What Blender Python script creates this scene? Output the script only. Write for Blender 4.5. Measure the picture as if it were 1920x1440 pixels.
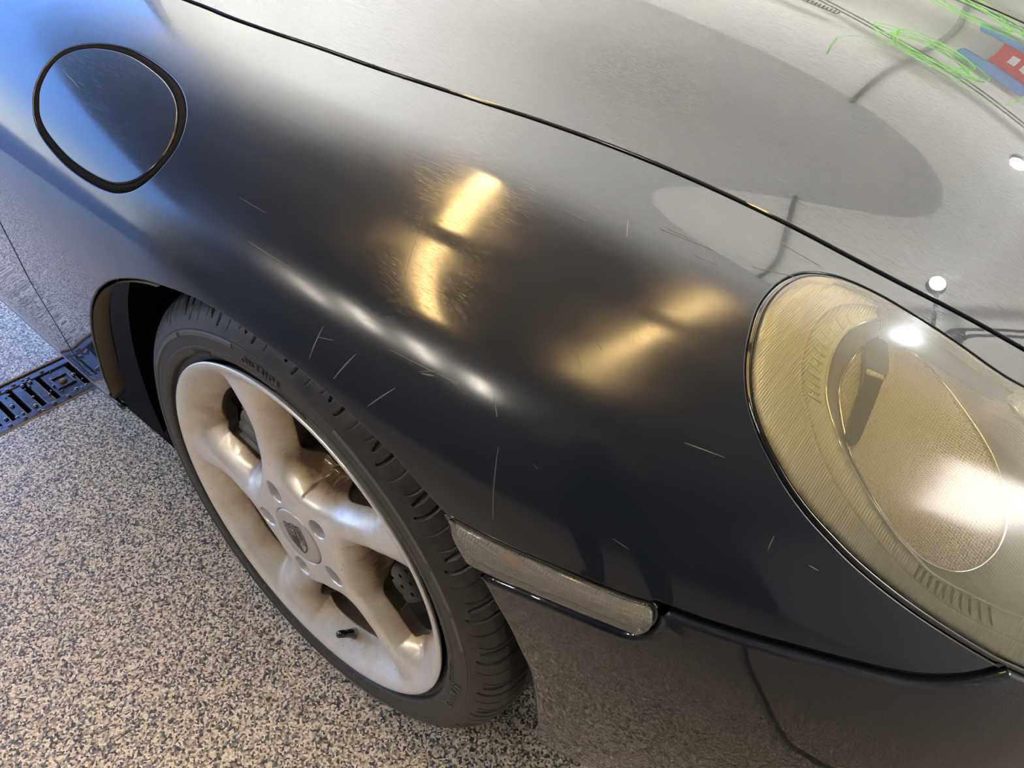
import bpy, bmesh, math, random
import numpy as np
from mathutils import Matrix, Vector
from mathutils.geometry import delaunay_2d_cdt

for o in list(bpy.data.objects):
    bpy.data.objects.remove(o)
sc = bpy.context.scene
COL = sc.collection

# ------------------------------------------------------------------ camera, world, exposure
cd = bpy.data.cameras.new('camera')
cam = bpy.data.objects.new('camera', cd); COL.objects.link(cam)
cd.sensor_width = 36.0
cd.lens = 1442 / 1920 * 36.0
cd.clip_start = 0.01
RX, RU, RB = (0.7679, 0.6389, 0.0331), (-0.4362, 0.4846, 0.7590), (0.4698, -0.5972, 0.6503)
cam.matrix_world = Matrix(((RX[0], RU[0], RB[0], 0.558), (RX[1], RU[1], RB[1], -0.300), (RX[2], RU[2], RB[2], 1.070), (0, 0, 0, 1)))
sc.camera = cam
sc.view_settings.view_transform = 'Standard'
sc.view_settings.look = 'None'
sc.view_settings.gamma = 1.0
sc.view_settings.use_curve_mapping = False
sc.view_settings.exposure = 0.55

w = bpy.data.worlds.new('world'); sc.world = w; w.use_nodes = True
wn, wl = w.node_tree.nodes, w.node_tree.links
wn.clear()
wo = wn.new('ShaderNodeOutputWorld'); wb = wn.new('ShaderNodeBackground'); wb.inputs[1].default_value = 1.0
tc = wn.new('ShaderNodeTexCoord'); sx = wn.new('ShaderNodeSeparateXYZ'); cr = wn.new('ShaderNodeValToRGB')
wl.new(tc.outputs['Generated'], sx.inputs[0]); wl.new(sx.outputs['Z'], cr.inputs[0]); wl.new(cr.outputs[0], wb.inputs[0]); wl.new(wb.outputs[0], wo.inputs[0])
cr.color_ramp.elements[0].position = 0.0; cr.color_ramp.elements[0].color = (2.0, 2.2, 2.5, 1)
cr.color_ramp.elements[1].position = 0.5; cr.color_ramp.elements[1].color = (0.6, 1.45, 4.2, 1)
e_ = cr.color_ramp.elements.new(0.13); e_.color = (1.5, 2.0, 2.7, 1)
e2_ = cr.color_ramp.elements.new(0.3); e2_.color = (0.75, 1.5, 3.4, 1)

def area(name, loc, target, sx_, sy_, power, color):
    l = bpy.data.lights.new(name, 'AREA'); l.shape = 'RECTANGLE'; l.size = sx_; l.size_y = sy_; l.energy = power; l.color = color
    o = bpy.data.objects.new(name, l); COL.objects.link(o); o.location = loc
    d = Vector(target) - Vector(loc); o.rotation_euler = d.to_track_quat('-Z', 'Y').to_euler(); return o

# ------------------------------------------------------------------ helpers
def mesh_obj(name, verts, faces, mat=None, parent=None, smooth=False, normals=None, kind=None):
    me = bpy.data.meshes.new(name)
    V = np.asarray(verts, dtype=np.float32)
    if isinstance(faces, np.ndarray):
        k = faces.shape[1]; n = len(faces)
        me.vertices.add(len(V)); me.vertices.foreach_set('co', V.ravel())
        me.loops.add(n * k); me.loops.foreach_set('vertex_index', faces.astype(np.int32).ravel())
        me.polygons.add(n); me.polygons.foreach_set('loop_start', np.arange(0, n * k, k, dtype=np.int32))
        me.polygons.foreach_set('loop_total', np.full(n, k, dtype=np.int32))
        me.update(calc_edges=True); me.validate()
    else:
        me.from_pydata([tuple(map(float, v)) for v in V], [], [tuple(map(int, f)) for f in faces])
        me.update()
    if smooth or normals is not None:
        me.polygons.foreach_set('use_smooth', np.ones(len(me.polygons), dtype=bool))
    if normals is not None and len(me.vertices) == len(normals):
        me.normals_split_custom_set_from_vertices([tuple(map(float, n)) for n in normals])
    if mat: me.materials.append(mat)
    o = bpy.data.objects.new(name, me); COL.objects.link(o)
    if parent: o.parent = parent
    if kind: o['kind'] = kind
    return o

def empty(name, loc=(0, 0, 0), parent=None):
    o = bpy.data.objects.new(name, None); COL.objects.link(o); o.location = loc
    if parent: o.parent = parent
    return o

def tag(o, label, cat=None, group=None):
    o['label'] = label
    if cat: o['category'] = cat
    if group: o['group'] = group
    return o

def box(bm, c, s, rot=None):
    m = Matrix.Translation(c) @ (rot.to_4x4() if rot else Matrix.Identity(4)) @ Matrix.Diagonal((s[0], s[1], s[2], 1))
    return bmesh.ops.create_cube(bm, size=1.0, matrix=m)

def bm_obj(name, bm, mat, parent=None, bevel=0.0, smooth=False, kind=None, seg=2):
    if bevel > 0:
        bmesh.ops.bevel(bm, geom=list(bm.edges), offset=bevel, segments=seg, profile=0.5, affect='EDGES')
    me = bpy.data.meshes.new(name); bm.to_mesh(me); bm.free()
    if smooth: me.polygons.foreach_set('use_smooth', np.ones(len(me.polygons), dtype=bool))
    if mat: me.materials.append(mat)
    o = bpy.data.objects.new(name, me); COL.objects.link(o)
    if parent: o.parent = parent
    if kind: o['kind'] = kind
    return o

def boxo(name, c, s, mat, parent=None, bevel=0.0, kind=None):
    bm = bmesh.new(); box(bm, c, s); return bm_obj(name, bm, mat, parent, bevel, kind=kind)

def catmull(P, n=8, closed=False):
    P = np.asarray(P, float); out = []
    m = len(P)
    for i in range(m if closed else m - 1):
        if closed: p0, p1, p2, p3 = P[(i - 1) % m], P[i], P[(i + 1) % m], P[(i + 2) % m]
        else: p0, p1, p2, p3 = P[max(i - 1, 0)], P[i], P[i + 1], P[min(i + 2, m - 1)]
        for t in np.linspace(0, 1, n, endpoint=False):
            out.append(0.5 * ((2 * p1) + (-p0 + p2) * t + (2 * p0 - 5 * p1 + 4 * p2 - p3) * t * t + (-p0 + 3 * p1 - 3 * p2 + p3) * t ** 3))
    if not closed: out.append(P[-1])
    return np.array(out)

def tube(name, pts, r, mat, parent=None, sides=10, closed=False, kind=None):
    pts = np.asarray(pts, float); n = len(pts)
    if closed: T = np.roll(pts, -1, 0) - np.roll(pts, 1, 0)
    else: T = np.gradient(pts, axis=0)
    T /= np.linalg.norm(T, axis=1, keepdims=True) + 1e-12
    up = np.array([0, 0, 1.0]) if abs(T[0, 2]) < 0.9 else np.array([1.0, 0, 0])
    A = np.cross(T[0], up); A /= np.linalg.norm(A); fr = []
    for t in T:
        A = A - t * (A @ t); A /= np.linalg.norm(A); fr.append((A.copy(), np.cross(t, A)))
    rr = np.broadcast_to(np.asarray(r, float), (n,))
    V = []; ang = np.linspace(0, 2 * np.pi, sides, endpoint=False)
    for p, (a, b), q in zip(pts, fr, rr):
        for x in ang: V.append(p + q * (math.cos(x) * a + math.sin(x) * b))
    F = []
    for i in range(n if closed else n - 1):
        for k in range(sides):
            j = (i + 1) % n; F.append((i * sides + k, i * sides + (k + 1) % sides, j * sides + (k + 1) % sides, j * sides + k))
    if not closed: F += [tuple(range(sides))[::-1], tuple(range((n - 1) * sides, n * sides))]
    return mesh_obj(name, V, F, mat, parent, True, kind=kind)

def lathe(name, prof, n, mat, parent=None, axis='y', center=(0, 0, 0), smooth=True):
    # profile of (axial, radius), revolved about the Y axis through center
    V = []; F = []; m = len(prof)
    for i in range(n):
        a = 2 * math.pi * i / n
        for y, r in prof: V.append((center[0] + r * math.cos(a), center[1] + y, center[2] + r * math.sin(a)))
    for i in range(n):
        j = (i + 1) % n
        for k in range(m - 1): F.append((i * m + k, j * m + k, j * m + k + 1, i * m + k + 1))
    return mesh_obj(name, V, np.array(F), mat, parent, smooth)

# ------------------------------------------------------------------ materials
def mat(name, color=(0.8, 0.8, 0.8), rough=0.5, metal=0.0, coat=0.0, coat_r=0.03, ior=1.5, emis=None, es=0.0, coat_ior=1.5, spec=0.5):
    m = bpy.data.materials.new(name); m.use_nodes = True
    b = m.node_tree.nodes['Principled BSDF']
    b.inputs['Base Color'].default_value = (*color, 1); b.inputs['Roughness'].default_value = rough; b.inputs['Metallic'].default_value = metal
    b.inputs['IOR'].default_value = ior; b.inputs['Coat Weight'].default_value = coat; b.inputs['Coat Roughness'].default_value = coat_r; b.inputs['Coat IOR'].default_value = coat_ior
    b.inputs['Specular IOR Level'].default_value = spec
    if emis: b.inputs['Emission Color'].default_value = (*emis, 1); b.inputs['Emission Strength'].default_value = es
    return m
def nt(m):
    t = m.node_tree; return t, t.nodes, t.links, t.nodes['Principled BSDF']
def N(nodes, typ, **kw):
    n = nodes.new(typ)
    for k, v in kw.items():
        if k.startswith('i_'):
            key = k[2:]; key = int(key) if key.isdigit() else key.replace('_', ' ')
            n.inputs[key].default_value = v
        else: setattr(n, k, v)
    return n
def ramp(nodes, stops, interp='LINEAR'):
    r = nodes.new('ShaderNodeValToRGB'); cr = r.color_ramp; cr.interpolation = interp
    while len(cr.elements) > 1: cr.elements.remove(cr.elements[-1])
    cr.elements[0].position = stops[0][0]; cr.elements[0].color = (*stops[0][1], 1)
    for p, c in stops[1:]:
        e = cr.elements.new(p); e.color = (*c, 1)
    return r
def paint(name, satin=False, haze=0.3):
    # dark blue clear-coated paint with fine wash scratches; satin=True has a dulled, hand-sanded band
    m = mat(name, (0.008, 0.012, 0.022), 0.36, 0.06, 1.0, 0.03, 1.45, coat_ior=1.52, spec=0.1)
    t, n, l, b = nt(m)
    co = N(n, 'ShaderNodeTexCoord')
    # swirl scratches: stretched noise along four directions
    prev = None
    for k, ang in enumerate((0.2, 1.0, 1.9, 2.7)):
        mp = N(n, 'ShaderNodeMapping'); mp.inputs['Rotation'].default_value = (0.1 * k, 0, ang); mp.inputs['Scale'].default_value = (55, 2400, 500)
        l.new(co.outputs['Object'], mp.inputs[0])
        nz = N(n, 'ShaderNodeTexNoise', i_Scale=1.0, i_Detail=1.0); l.new(mp.outputs[0], nz.inputs['Vector'])
        r = ramp(n, [(0.69, (0, 0, 0)), (0.73, (1, 1, 1))]); l.new(nz.outputs['Fac'], r.inputs[0])
        if prev is None: prev = r.outputs[0]
        else:
            mx = N(n, 'ShaderNodeMath', operation='MAXIMUM'); l.new(prev, mx.inputs[0]); l.new(r.outputs[0], mx.inputs[1]); prev = mx.outputs[0]
    bp = N(n, 'ShaderNodeBump'); bp.inputs['Strength'].default_value = 0.40 if not satin else 0.10; bp.inputs['Distance'].default_value = 0.0001
    l.new(prev, bp.inputs['Height']); l.new(bp.outputs[0], b.inputs['Coat Normal'])
    # big soft variation of the haze
    at = N(n, 'ShaderNodeAttribute', attribute_name='dull')
    mp = N(n, 'ShaderNodeMapping'); mp.inputs['Scale'].default_value = (3, 5, 9); mp.inputs['Rotation'].default_value = (0, 0.5, 0.3); l.new(co.outputs['Object'], mp.inputs[0])
    nz = N(n, 'ShaderNodeTexNoise', i_Scale=1.6, i_Detail=3.0, i_Roughness=0.6); l.new(mp.outputs[0], nz.inputs['Vector'])
    mr = N(n, 'ShaderNodeMapRange'); mr.inputs['From Min'].default_value = 0.3; mr.inputs['From Max'].default_value = 0.7; mr.inputs['To Min'].default_value = 0.07; mr.inputs['To Max'].default_value = 0.25
    l.new(nz.outputs['Fac'], mr.inputs[0])
    mu = N(n, 'ShaderNodeMath', operation='MULTIPLY'); l.new(at.outputs['Fac'], mu.inputs[0]); l.new(mr.outputs[0], mu.inputs[1])
    ad = N(n, 'ShaderNodeMath', operation='ADD'); ad.inputs[1].default_value = 0.006; l.new(mu.outputs[0], ad.inputs[0]); l.new(ad.outputs[0], b.inputs['Coat Roughness'])
    return m
M = {}
M['paint'] = paint('dark_blue_paint')
M['paint_f'] = paint('dark_blue_paint_dulled', True)
M['black'] = mat('black_rubber', (0.004, 0.004, 0.005), 0.45)
M['gloss_black'] = mat('gloss_black', (0.004, 0.004, 0.005), 0.12, coat=1)
M['liner'] = mat('liner_plastic', (0.006, 0.006, 0.007), 0.9, spec=0.1)

def m_silver(name, dust):
    m = mat(name, (0.60, 0.60, 0.61), 0.34, 0.55, 0.6, 0.12)
    t, n, l, b = nt(m)
    co = N(n, 'ShaderNodeTexCoord')
    nz = N(n, 'ShaderNodeTexNoise', i_Scale=22.0, i_Detail=5.0, i_Roughness=0.65); l.new(co.outputs['Object'], nz.inputs['Vector'])
    at = N(n, 'ShaderNodeAttribute', attribute_name='dust')
    a1 = N(n, 'ShaderNodeMath', operation='MULTIPLY_ADD'); l.new(nz.outputs['Fac'], a1.inputs[0]); a1.inputs[1].default_value = 0.9; a1.inputs[2].default_value = -0.45
    a2 = N(n, 'ShaderNodeMath', operation='ADD'); l.new(a1.outputs[0], a2.inputs[0]); l.new(at.outputs['Fac'], a2.inputs[1])
    r = ramp(n, [(0.0, (0.80, 0.81, 0.84)), (0.35, (0.66, 0.62, 0.55)), (0.75, (0.40, 0.31, 0.20)), (1.0, (0.12, 0.075, 0.035))]); l.new(a2.outputs[0], r.inputs[0])
    sp = N(n, 'ShaderNodeTexNoise', i_Scale=420.0, i_Detail=2.0); l.new(co.outputs['Object'], sp.inputs['Vector'])
    rs = ramp(n, [(0.70, (0, 0, 0)), (0.74, (1, 1, 1))]); l.new(sp.outputs['Fac'], rs.inputs[0])
    mx = N(n, 'ShaderNodeMix', data_type='RGBA'); l.new(rs.outputs[0], mx.inputs['Factor']); l.new(r.outputs[0], mx.inputs['A']); mx.inputs['B'].default_value = (0.16, 0.11, 0.06, 1)
    l.new(mx.outputs['Result'], b.inputs['Base Color'])
    rr = N(n, 'ShaderNodeMapRange'); rr.inputs['To Min'].default_value = 0.30; rr.inputs['To Max'].default_value = 0.62; l.new(a2.outputs[0], rr.inputs[0]); l.new(rr.outputs[0], b.inputs['Roughness'])
    bp = N(n, 'ShaderNodeBump', i_Strength=0.08, i_Distance=0.001); l.new(sp.outputs['Fac'], bp.inputs['Height']); l.new(bp.outputs[0], b.inputs['Normal'])
    return m
M['silver'] = m_silver('alloy_silver_paint', True)

m = mat('tyre_rubber', (0.028, 0.028, 0.029), 0.5); M['rubber'] = m
t, n, l, b = nt(m)
co = N(n, 'ShaderNodeTexCoord'); nz = N(n, 'ShaderNodeTexNoise', i_Scale=60.0, i_Detail=6.0, i_Roughness=0.7); l.new(co.outputs['Object'], nz.inputs['Vector'])
r = ramp(n, [(0.35, (0.020, 0.020, 0.021)), (0.6, (0.042, 0.041, 0.040)), (0.8, (0.075, 0.072, 0.068))]); l.new(nz.outputs['Fac'], r.inputs[0]); l.new(r.outputs[0], b.inputs['Base Color'])
rr = N(n, 'ShaderNodeMapRange'); rr.inputs['To Min'].default_value = 0.38; rr.inputs['To Max'].default_value = 0.62; l.new(nz.outputs['Fac'], rr.inputs[0]); l.new(rr.outputs[0], b.inputs['Roughness'])
bp = N(n, 'ShaderNodeBump', i_Strength=0.25, i_Distance=0.0008); l.new(nz.outputs['Fac'], bp.inputs['Height']); l.new(bp.outputs[0], b.inputs['Normal'])
M['rubber_text'] = mat('tyre_lettering', (0.085, 0.085, 0.085), 0.42)

# flake floor: two layers of irregular chips under a clear epoxy coat
m = mat('flake_epoxy', (0.4, 0.38, 0.33), 0.45, coat=0.3, coat_r=0.25); M['floor'] = m
t, n, l, b = nt(m)
co = N(n, 'ShaderNodeTexCoord')
dn = N(n, 'ShaderNodeTexNoise', i_Scale=120.0, i_Detail=2.0); l.new(co.outputs['Object'], dn.inputs['Vector'])
dm = N(n, 'ShaderNodeVectorMath', operation='MULTIPLY_ADD'); l.new(dn.outputs['Color'], dm.inputs[0]); dm.inputs[1].default_value = (0.006, 0.006, 0.006); l.new(co.outputs['Object'], dm.inputs[2])
v1 = N(n, 'ShaderNodeTexVoronoi', i_Scale=370.0, i_Randomness=1.0, voronoi_dimensions='2D'); l.new(dm.outputs[0], v1.inputs['Vector'])
sep = N(n, 'ShaderNodeSeparateColor'); l.new(v1.outputs['Color'], sep.inputs[0])
pal = ramp(n, [(0.0, (0.028, 0.028, 0.030)), (0.15, (0.10, 0.10, 0.095)), (0.28, (0.24, 0.215, 0.18)), (0.45, (0.46, 0.40, 0.31)), (0.62, (0.66, 0.58, 0.44)), (0.80, (0.80, 0.74, 0.62)), (0.95, (0.50, 0.38, 0.22))], 'CONSTANT')
l.new(sep.outputs[0], pal.inputs[0])
l.new(pal.outputs[0], b.inputs['Base Color'])
v2 = N(n, 'ShaderNodeTexNoise', i_Scale=420.0, i_Detail=3.0, i_Roughness=0.7); l.new(co.outputs['Object'], v2.inputs['Vector'])
hs = N(n, 'ShaderNodeMath', operation='MULTIPLY_ADD'); l.new(sep.outputs[1], hs.inputs[0]); hs.inputs[1].default_value = 0.8; l.new(v2.outputs['Fac'], hs.inputs[2])
bp = N(n, 'ShaderNodeBump', i_Strength=0.7, i_Distance=0.0012); l.new(hs.outputs[0], bp.inputs['Height']); l.new(bp.outputs[0], b.inputs['Normal'])

m = mat('wet_cast_iron', (0.035, 0.024, 0.020), 0.32, 0.2, coat=0.35, coat_r=0.12); M['iron'] = m
t, n, l, b = nt(m)
co = N(n, 'ShaderNodeTexCoord'); nz = N(n, 'ShaderNodeTexNoise', i_Scale=90.0, i_Detail=5.0, i_Roughness=0.7); l.new(co.outputs['Object'], nz.inputs['Vector'])
r = ramp(n, [(0.40, (0.020, 0.017, 0.018)), (0.60, (0.060, 0.036, 0.026)), (0.8, (0.13, 0.075, 0.045))]); l.new(nz.outputs['Fac'], r.inputs[0]); l.new(r.outputs[0], b.inputs['Base Color'])
bp = N(n, 'ShaderNodeBump', i_Strength=0.5, i_Distance=0.002); l.new(nz.outputs['Fac'], bp.inputs['Height']); l.new(bp.outputs[0], b.inputs['Normal'])
M['rust'] = mat('rusty_edge', (0.22, 0.13, 0.045), 0.7)
M['water'] = mat('water_drop', (0.02, 0.02, 0.02), 0.02, coat=1, coat_r=0.0)
M['wall'] = mat('wall_paint', (0.66, 0.66, 0.63), 0.7)
M['ceil'] = mat('ceiling_paint', (0.26, 0.26, 0.255), 0.8)
M['dark'] = mat('dark_metal', (0.03, 0.03, 0.035), 0.5)
M['grey'] = mat('grey_metal', (0.35, 0.35, 0.35), 0.45, 0.3)
M['lamp'] = mat('warm_lamp', (0.9, 0.8, 0.6), 0.5, emis=(1.0, 0.66, 0.26), es=24.0)
M['led'] = mat('led_lamp', (0.9, 0.9, 1), 0.5, emis=(0.85, 0.92, 1.0), es=120.0)
M['disc'] = mat('brake_disc_steel', (0.20, 0.20, 0.21), 0.35, 0.9)
M['caliper'] = mat('caliper_grey', (0.17, 0.17, 0.17), 0.5, 0.3)
M['green'] = mat('green_hose', (0.18, 0.62, 0.05), 0.4)
M['red'] = mat('red_sign', (0.65, 0.02, 0.03), 0.4)
M['white'] = mat('white_paint', (0.85, 0.85, 0.85), 0.5)
M['blue'] = mat('blue_cloth', (0.10, 0.25, 0.55), 0.7)
M['scratch'] = mat('scratch', (0.13, 0.125, 0.115), 0.45, 0.2)
M['orange'] = mat('orange_bulb', (0.50, 0.24, 0.12), 0.3)

def clear(name, tint, refl=1.0, rough=0.02, mixf=0.0, milk=(0.7, 0.66, 0.45)):
    # thin transparent cover: fresnel reflection over a tinted clear layer with a little milky haze
    m = bpy.data.materials.new(name); m.use_nodes = True; n = m.node_tree.nodes; l = m.node_tree.links; n.clear()
    o = n.new('ShaderNodeOutputMaterial'); tr = n.new('ShaderNodeBsdfTransparent'); tr.inputs[0].default_value = (*tint, 1)
    g = n.new('ShaderNodeBsdfGlossy'); g.inputs['Roughness'].default_value = rough; g.inputs[0].default_value = (1, 1, 1, 1)
    d = n.new('ShaderNodeBsdfDiffuse'); d.inputs[0].default_value = (*milk, 1)
    f = n.new('ShaderNodeFresnel'); f.inputs[0].default_value = 1.55
    m1 = n.new('ShaderNodeMixShader'); m1.inputs[0].default_value = mixf; l.new(tr.outputs[0], m1.inputs[1]); l.new(d.outputs[0], m1.inputs[2])
    m2 = n.new('ShaderNodeMixShader'); l.new(f.outputs[0], m2.inputs[0]); l.new(m1.outputs[0], m2.inputs[1]); l.new(g.outputs[0], m2.inputs[2]); l.new(m2.outputs[0], o.inputs[0])
    return m
M['lens'] = clear('yellowed_lens', (0.97, 0.965, 0.92), mixf=0.10, rough=0.16, milk=(0.80, 0.84, 0.68))
M['lens_side'] = clear('clear_marker_lens', (0.85, 0.85, 0.83), mixf=0.25, rough=0.06, milk=(0.5, 0.5, 0.48))

def ribbed(name, color, metal, rough, scale, axis, strength, dist=0.001, two=False, rot=(0, 0, 0)):
    m = mat(name, color, rough, metal); t, n, l, b = nt(m)
    co = N(n, 'ShaderNodeTexCoord'); mp = N(n, 'ShaderNodeMapping'); mp.inputs['Rotation'].default_value = rot; l.new(co.outputs['Object'], mp.inputs[0])
    wv = N(n, 'ShaderNodeTexWave', wave_type='BANDS', bands_direction=axis, wave_profile='SIN', i_Scale=scale, i_Distortion=0.0); l.new(mp.outputs[0], wv.inputs['Vector'])
    h = wv.outputs['Fac']
    if two:
        mp2 = N(n, 'ShaderNodeMapping'); mp2.inputs['Rotation'].default_value = (rot[0] + two[0], rot[1] + two[1], rot[2] + two[2]); l.new(co.outputs['Object'], mp2.inputs[0])
        w2 = N(n, 'ShaderNodeTexWave', wave_type='BANDS', bands_direction=axis, wave_profile='SIN', i_Scale=scale); l.new(mp2.outputs[0], w2.inputs['Vector'])
        mm = N(n, 'ShaderNodeMath', operation='MULTIPLY'); l.new(h, mm.inputs[0]); l.new(w2.outputs['Fac'], mm.inputs[1]); h = mm.outputs[0]
    bp = N(n, 'ShaderNodeBump', i_Strength=strength, i_Distance=dist); l.new(h, bp.inputs['Height']); l.new(bp.outputs[0], b.inputs['Normal'])
    return m
M['bezel'] = ribbed('ribbed_yellowed_bezel', (0.92, 0.93, 0.76), 0.1, 0.35, 170.0, 'X', 0.8, 0.0015)
M['bezel2'] = ribbed('ribbed_inner_bezel', (0.82, 0.87, 0.74), 0.2, 0.25, 150.0, 'X', 0.6, 0.0015)
M['chamber'] = ribbed('grey_ribbed_reflector', (0.42, 0.42, 0.39), 0.6, 0.30, 130.0, 'Y', 0.5, 0.002)
M['amber'] = ribbed('honeycomb_reflector', (0.90, 0.82, 0.62), 0.25, 0.32, 130.0, 'X', 1.0, 0.002, two=(0, 0, 1.57))
M['marker'] = ribbed('marker_reflector', (0.46, 0.45, 0.42), 0.6, 0.30, 110.0, 'X', 0.9, 0.0015, two=(0.9, 0.5, 1.3))
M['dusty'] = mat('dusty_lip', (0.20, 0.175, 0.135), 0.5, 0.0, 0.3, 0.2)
M['lamp_w'] = mat('daylight_lamp', (0.9, 0.9, 0.8), 0.5, emis=(1.0, 0.92, 0.78), es=50.0)
M['barrel'] = mat('shaded_dust_brown', (0.035, 0.024, 0.015), 0.6, 0.2)  # dusty brown, darkened for the shade behind the wheel openings
M['rust_b'] = mat('dusty_bolt', (0.20, 0.11, 0.05), 0.6, 0.3)
M['cap'] = mat('cap_silver', (0.50, 0.49, 0.47), 0.42, 0.4, 0.3, 0.2)
M['tooth'] = mat('pale_tooth', (0.90, 0.88, 0.66), 0.25, 0.3)
M['tooth_d'] = mat('dark_tooth', (0.10, 0.095, 0.07), 0.4)
M['chrome'] = mat('clear_edge', (0.85, 0.84, 0.76), 0.12, 0.9)
M['shade'] = mat('bulb_shade_grey', (0.06, 0.06, 0.05), 0.35, 0.4)
M['led2'] = mat('led_lamp_small', (0.9, 0.9, 1), 0.5, emis=(0.9, 0.96, 1.0), es=60.0)
# ------------------------------------------------------------------ room shell
FY, CZ = 4.4, 2.8
def slab(name, lo, hi, m, kind='structure'):
    c = [(a + b_) / 2 for a, b_ in zip(lo, hi)]; s = [abs(b_ - a) for a, b_ in zip(lo, hi)]
    o = boxo(name, c, s, m); 
    if kind: o['kind'] = kind
    return o
# floor in four pieces round the drain trench
DX0, DX1, DY0, DY1 = -0.995, -0.853, -1.155, 1.105
bm = bmesh.new()
for lo, hi in (((-3.95, -3.2), (DX0, FY)), ((DX1, -3.2), (4.2, FY)), ((DX0, -3.2), (DX1, DY0)), ((DX0, DY1), (DX1, FY))):
    box(bm, ((lo[0] + hi[0]) / 2, (lo[1] + hi[1]) / 2, -0.05), (hi[0] - lo[0], hi[1] - lo[1], 0.1))
fl = bm_obj('floor', bm, M['floor']); fl['kind'] = 'structure'
slab('ground', (-40, -40, -0.3), (40, 40, -0.12), mat('asphalt', (0.18, 0.18, 0.18), 0.9))
slab('ceiling', (-3.95, -3.2, CZ), (4.2, FY, CZ + 0.1), M['ceil'])
slab('wall_back', (-3.95, FY, 0), (4.2, FY + 0.1, CZ), M['wall'])
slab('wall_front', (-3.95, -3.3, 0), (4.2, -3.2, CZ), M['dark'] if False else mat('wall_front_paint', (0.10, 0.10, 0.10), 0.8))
slab('wall_right', (4.2, -3.2, 0), (4.3, FY, CZ), M['wall'])
# left wall carries the open vehicle entrance
bm = bmesh.new()
box(bm, (-4.0, -3.0, CZ / 2), (0.1, 0.5, CZ)); box(bm, (-4.0, 3.2, CZ / 2), (0.1, 2.4, CZ)); box(bm, (-4.0, -0.375, CZ - 0.03), (0.1, 4.75, 0.06))
bm_obj('wall_left', bm, M['wall'])['kind'] = 'structure'
boxo('trim_1', (-3.93, -2.77, 1.3), (0.06, 0.06, 2.6), M['grey'])['kind'] = 'structure'
boxo('trim_2', (-3.93, 2.02, 1.3), (0.06, 0.06, 2.6), M['grey'])['kind'] = 'structure'
boxo('baseboard_back', (-0.2, FY - 0.01, 0.06), (7.5, 0.02, 0.12), M['grey'])['kind'] = 'structure'

# ------------------------------------------------------------------ lamps of the room and added fill lights
area('added_front_fill', (3.2, 1.2, CZ - 0.03), (2.2, 0.6, 0), 1.4, 3.4, 165, (1.0, 0.96, 0.90))  # added unseen panel, fills the floor and headlight from the front

for ux in (-2.0, -0.4, 1.2, 2.8):
    u_ = area('added_wall_fill', (ux, 2.9, 0.3), (ux, 4.0, CZ), 1.3, 0.3, 40, (1.0, 0.98, 0.94)); u_.data.spread = math.radians(75)  # added floor washes that brighten the back wall and nearby ceiling

u_ = area('added_corner_fill', (-3.1, 2.5, 0.3), (-3.4, 3.0, CZ), 1.0, 0.8, 130, (1.0, 1.0, 1.0)); u_.data.spread = math.radians(80)  # added wash that whitens the left ceiling corner mirrored in the paint

def batten(a, b_, label, wd=0.14, mm=None):
    a = Vector(a); b_ = Vector(b_); L = (b_ - a).length; ang = math.atan2(b_.y - a.y, b_.x - a.x); c = (a + b_) / 2
    r = empty('ceiling_lamp', (c.x, c.y, CZ)); r.rotation_euler = (0, 0, ang); tag(r, label, 'lamp')
    boxo('housing', (0, 0, -0.02), (L, wd + 0.02, 0.04), M['grey'], r, 0.004)
    boxo('diffuser', (0, 0, -0.052), (L - 0.02, wd, 0.022), mm or M['lamp'], r, 0.005)
batten((-1.72, 2.75, 0), (-1.00, 1.15, 0), 'warm ceiling lamp whose upper golden streak shows on the fender')
batten((-0.90, 0.80, 0), (-0.42, -0.75, 0), 'warm ceiling lamp whose lower golden streak shows on the fender')
batten((0.10, 2.6, 0), (0.27, 1.45, 0), 'warm ceiling lamp reflected just left of the headlight tip', 0.10)
batten((0.33, 1.15, 0), (0.56, -0.45, 0), 'warm ceiling lamp reflected as a slanting streak left of the headlight', 0.10)
for k, (x, y) in enumerate(((0.09, -1.95), (-0.49, -1.9), (-1.15, -1.95), (-1.9, -2.2))):
    batten((x + 0.05, y - 0.35, 0), (x - 0.05, y + 0.20, 0), ('short warm ceiling lamp over the front wheel', 'short warm ceiling lamp second along the near wall', 'short warm ceiling lamp third along the near wall', 'short warm ceiling lamp nearest the vehicle entrance')[k], 0.10, M['lamp_w'])

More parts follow.
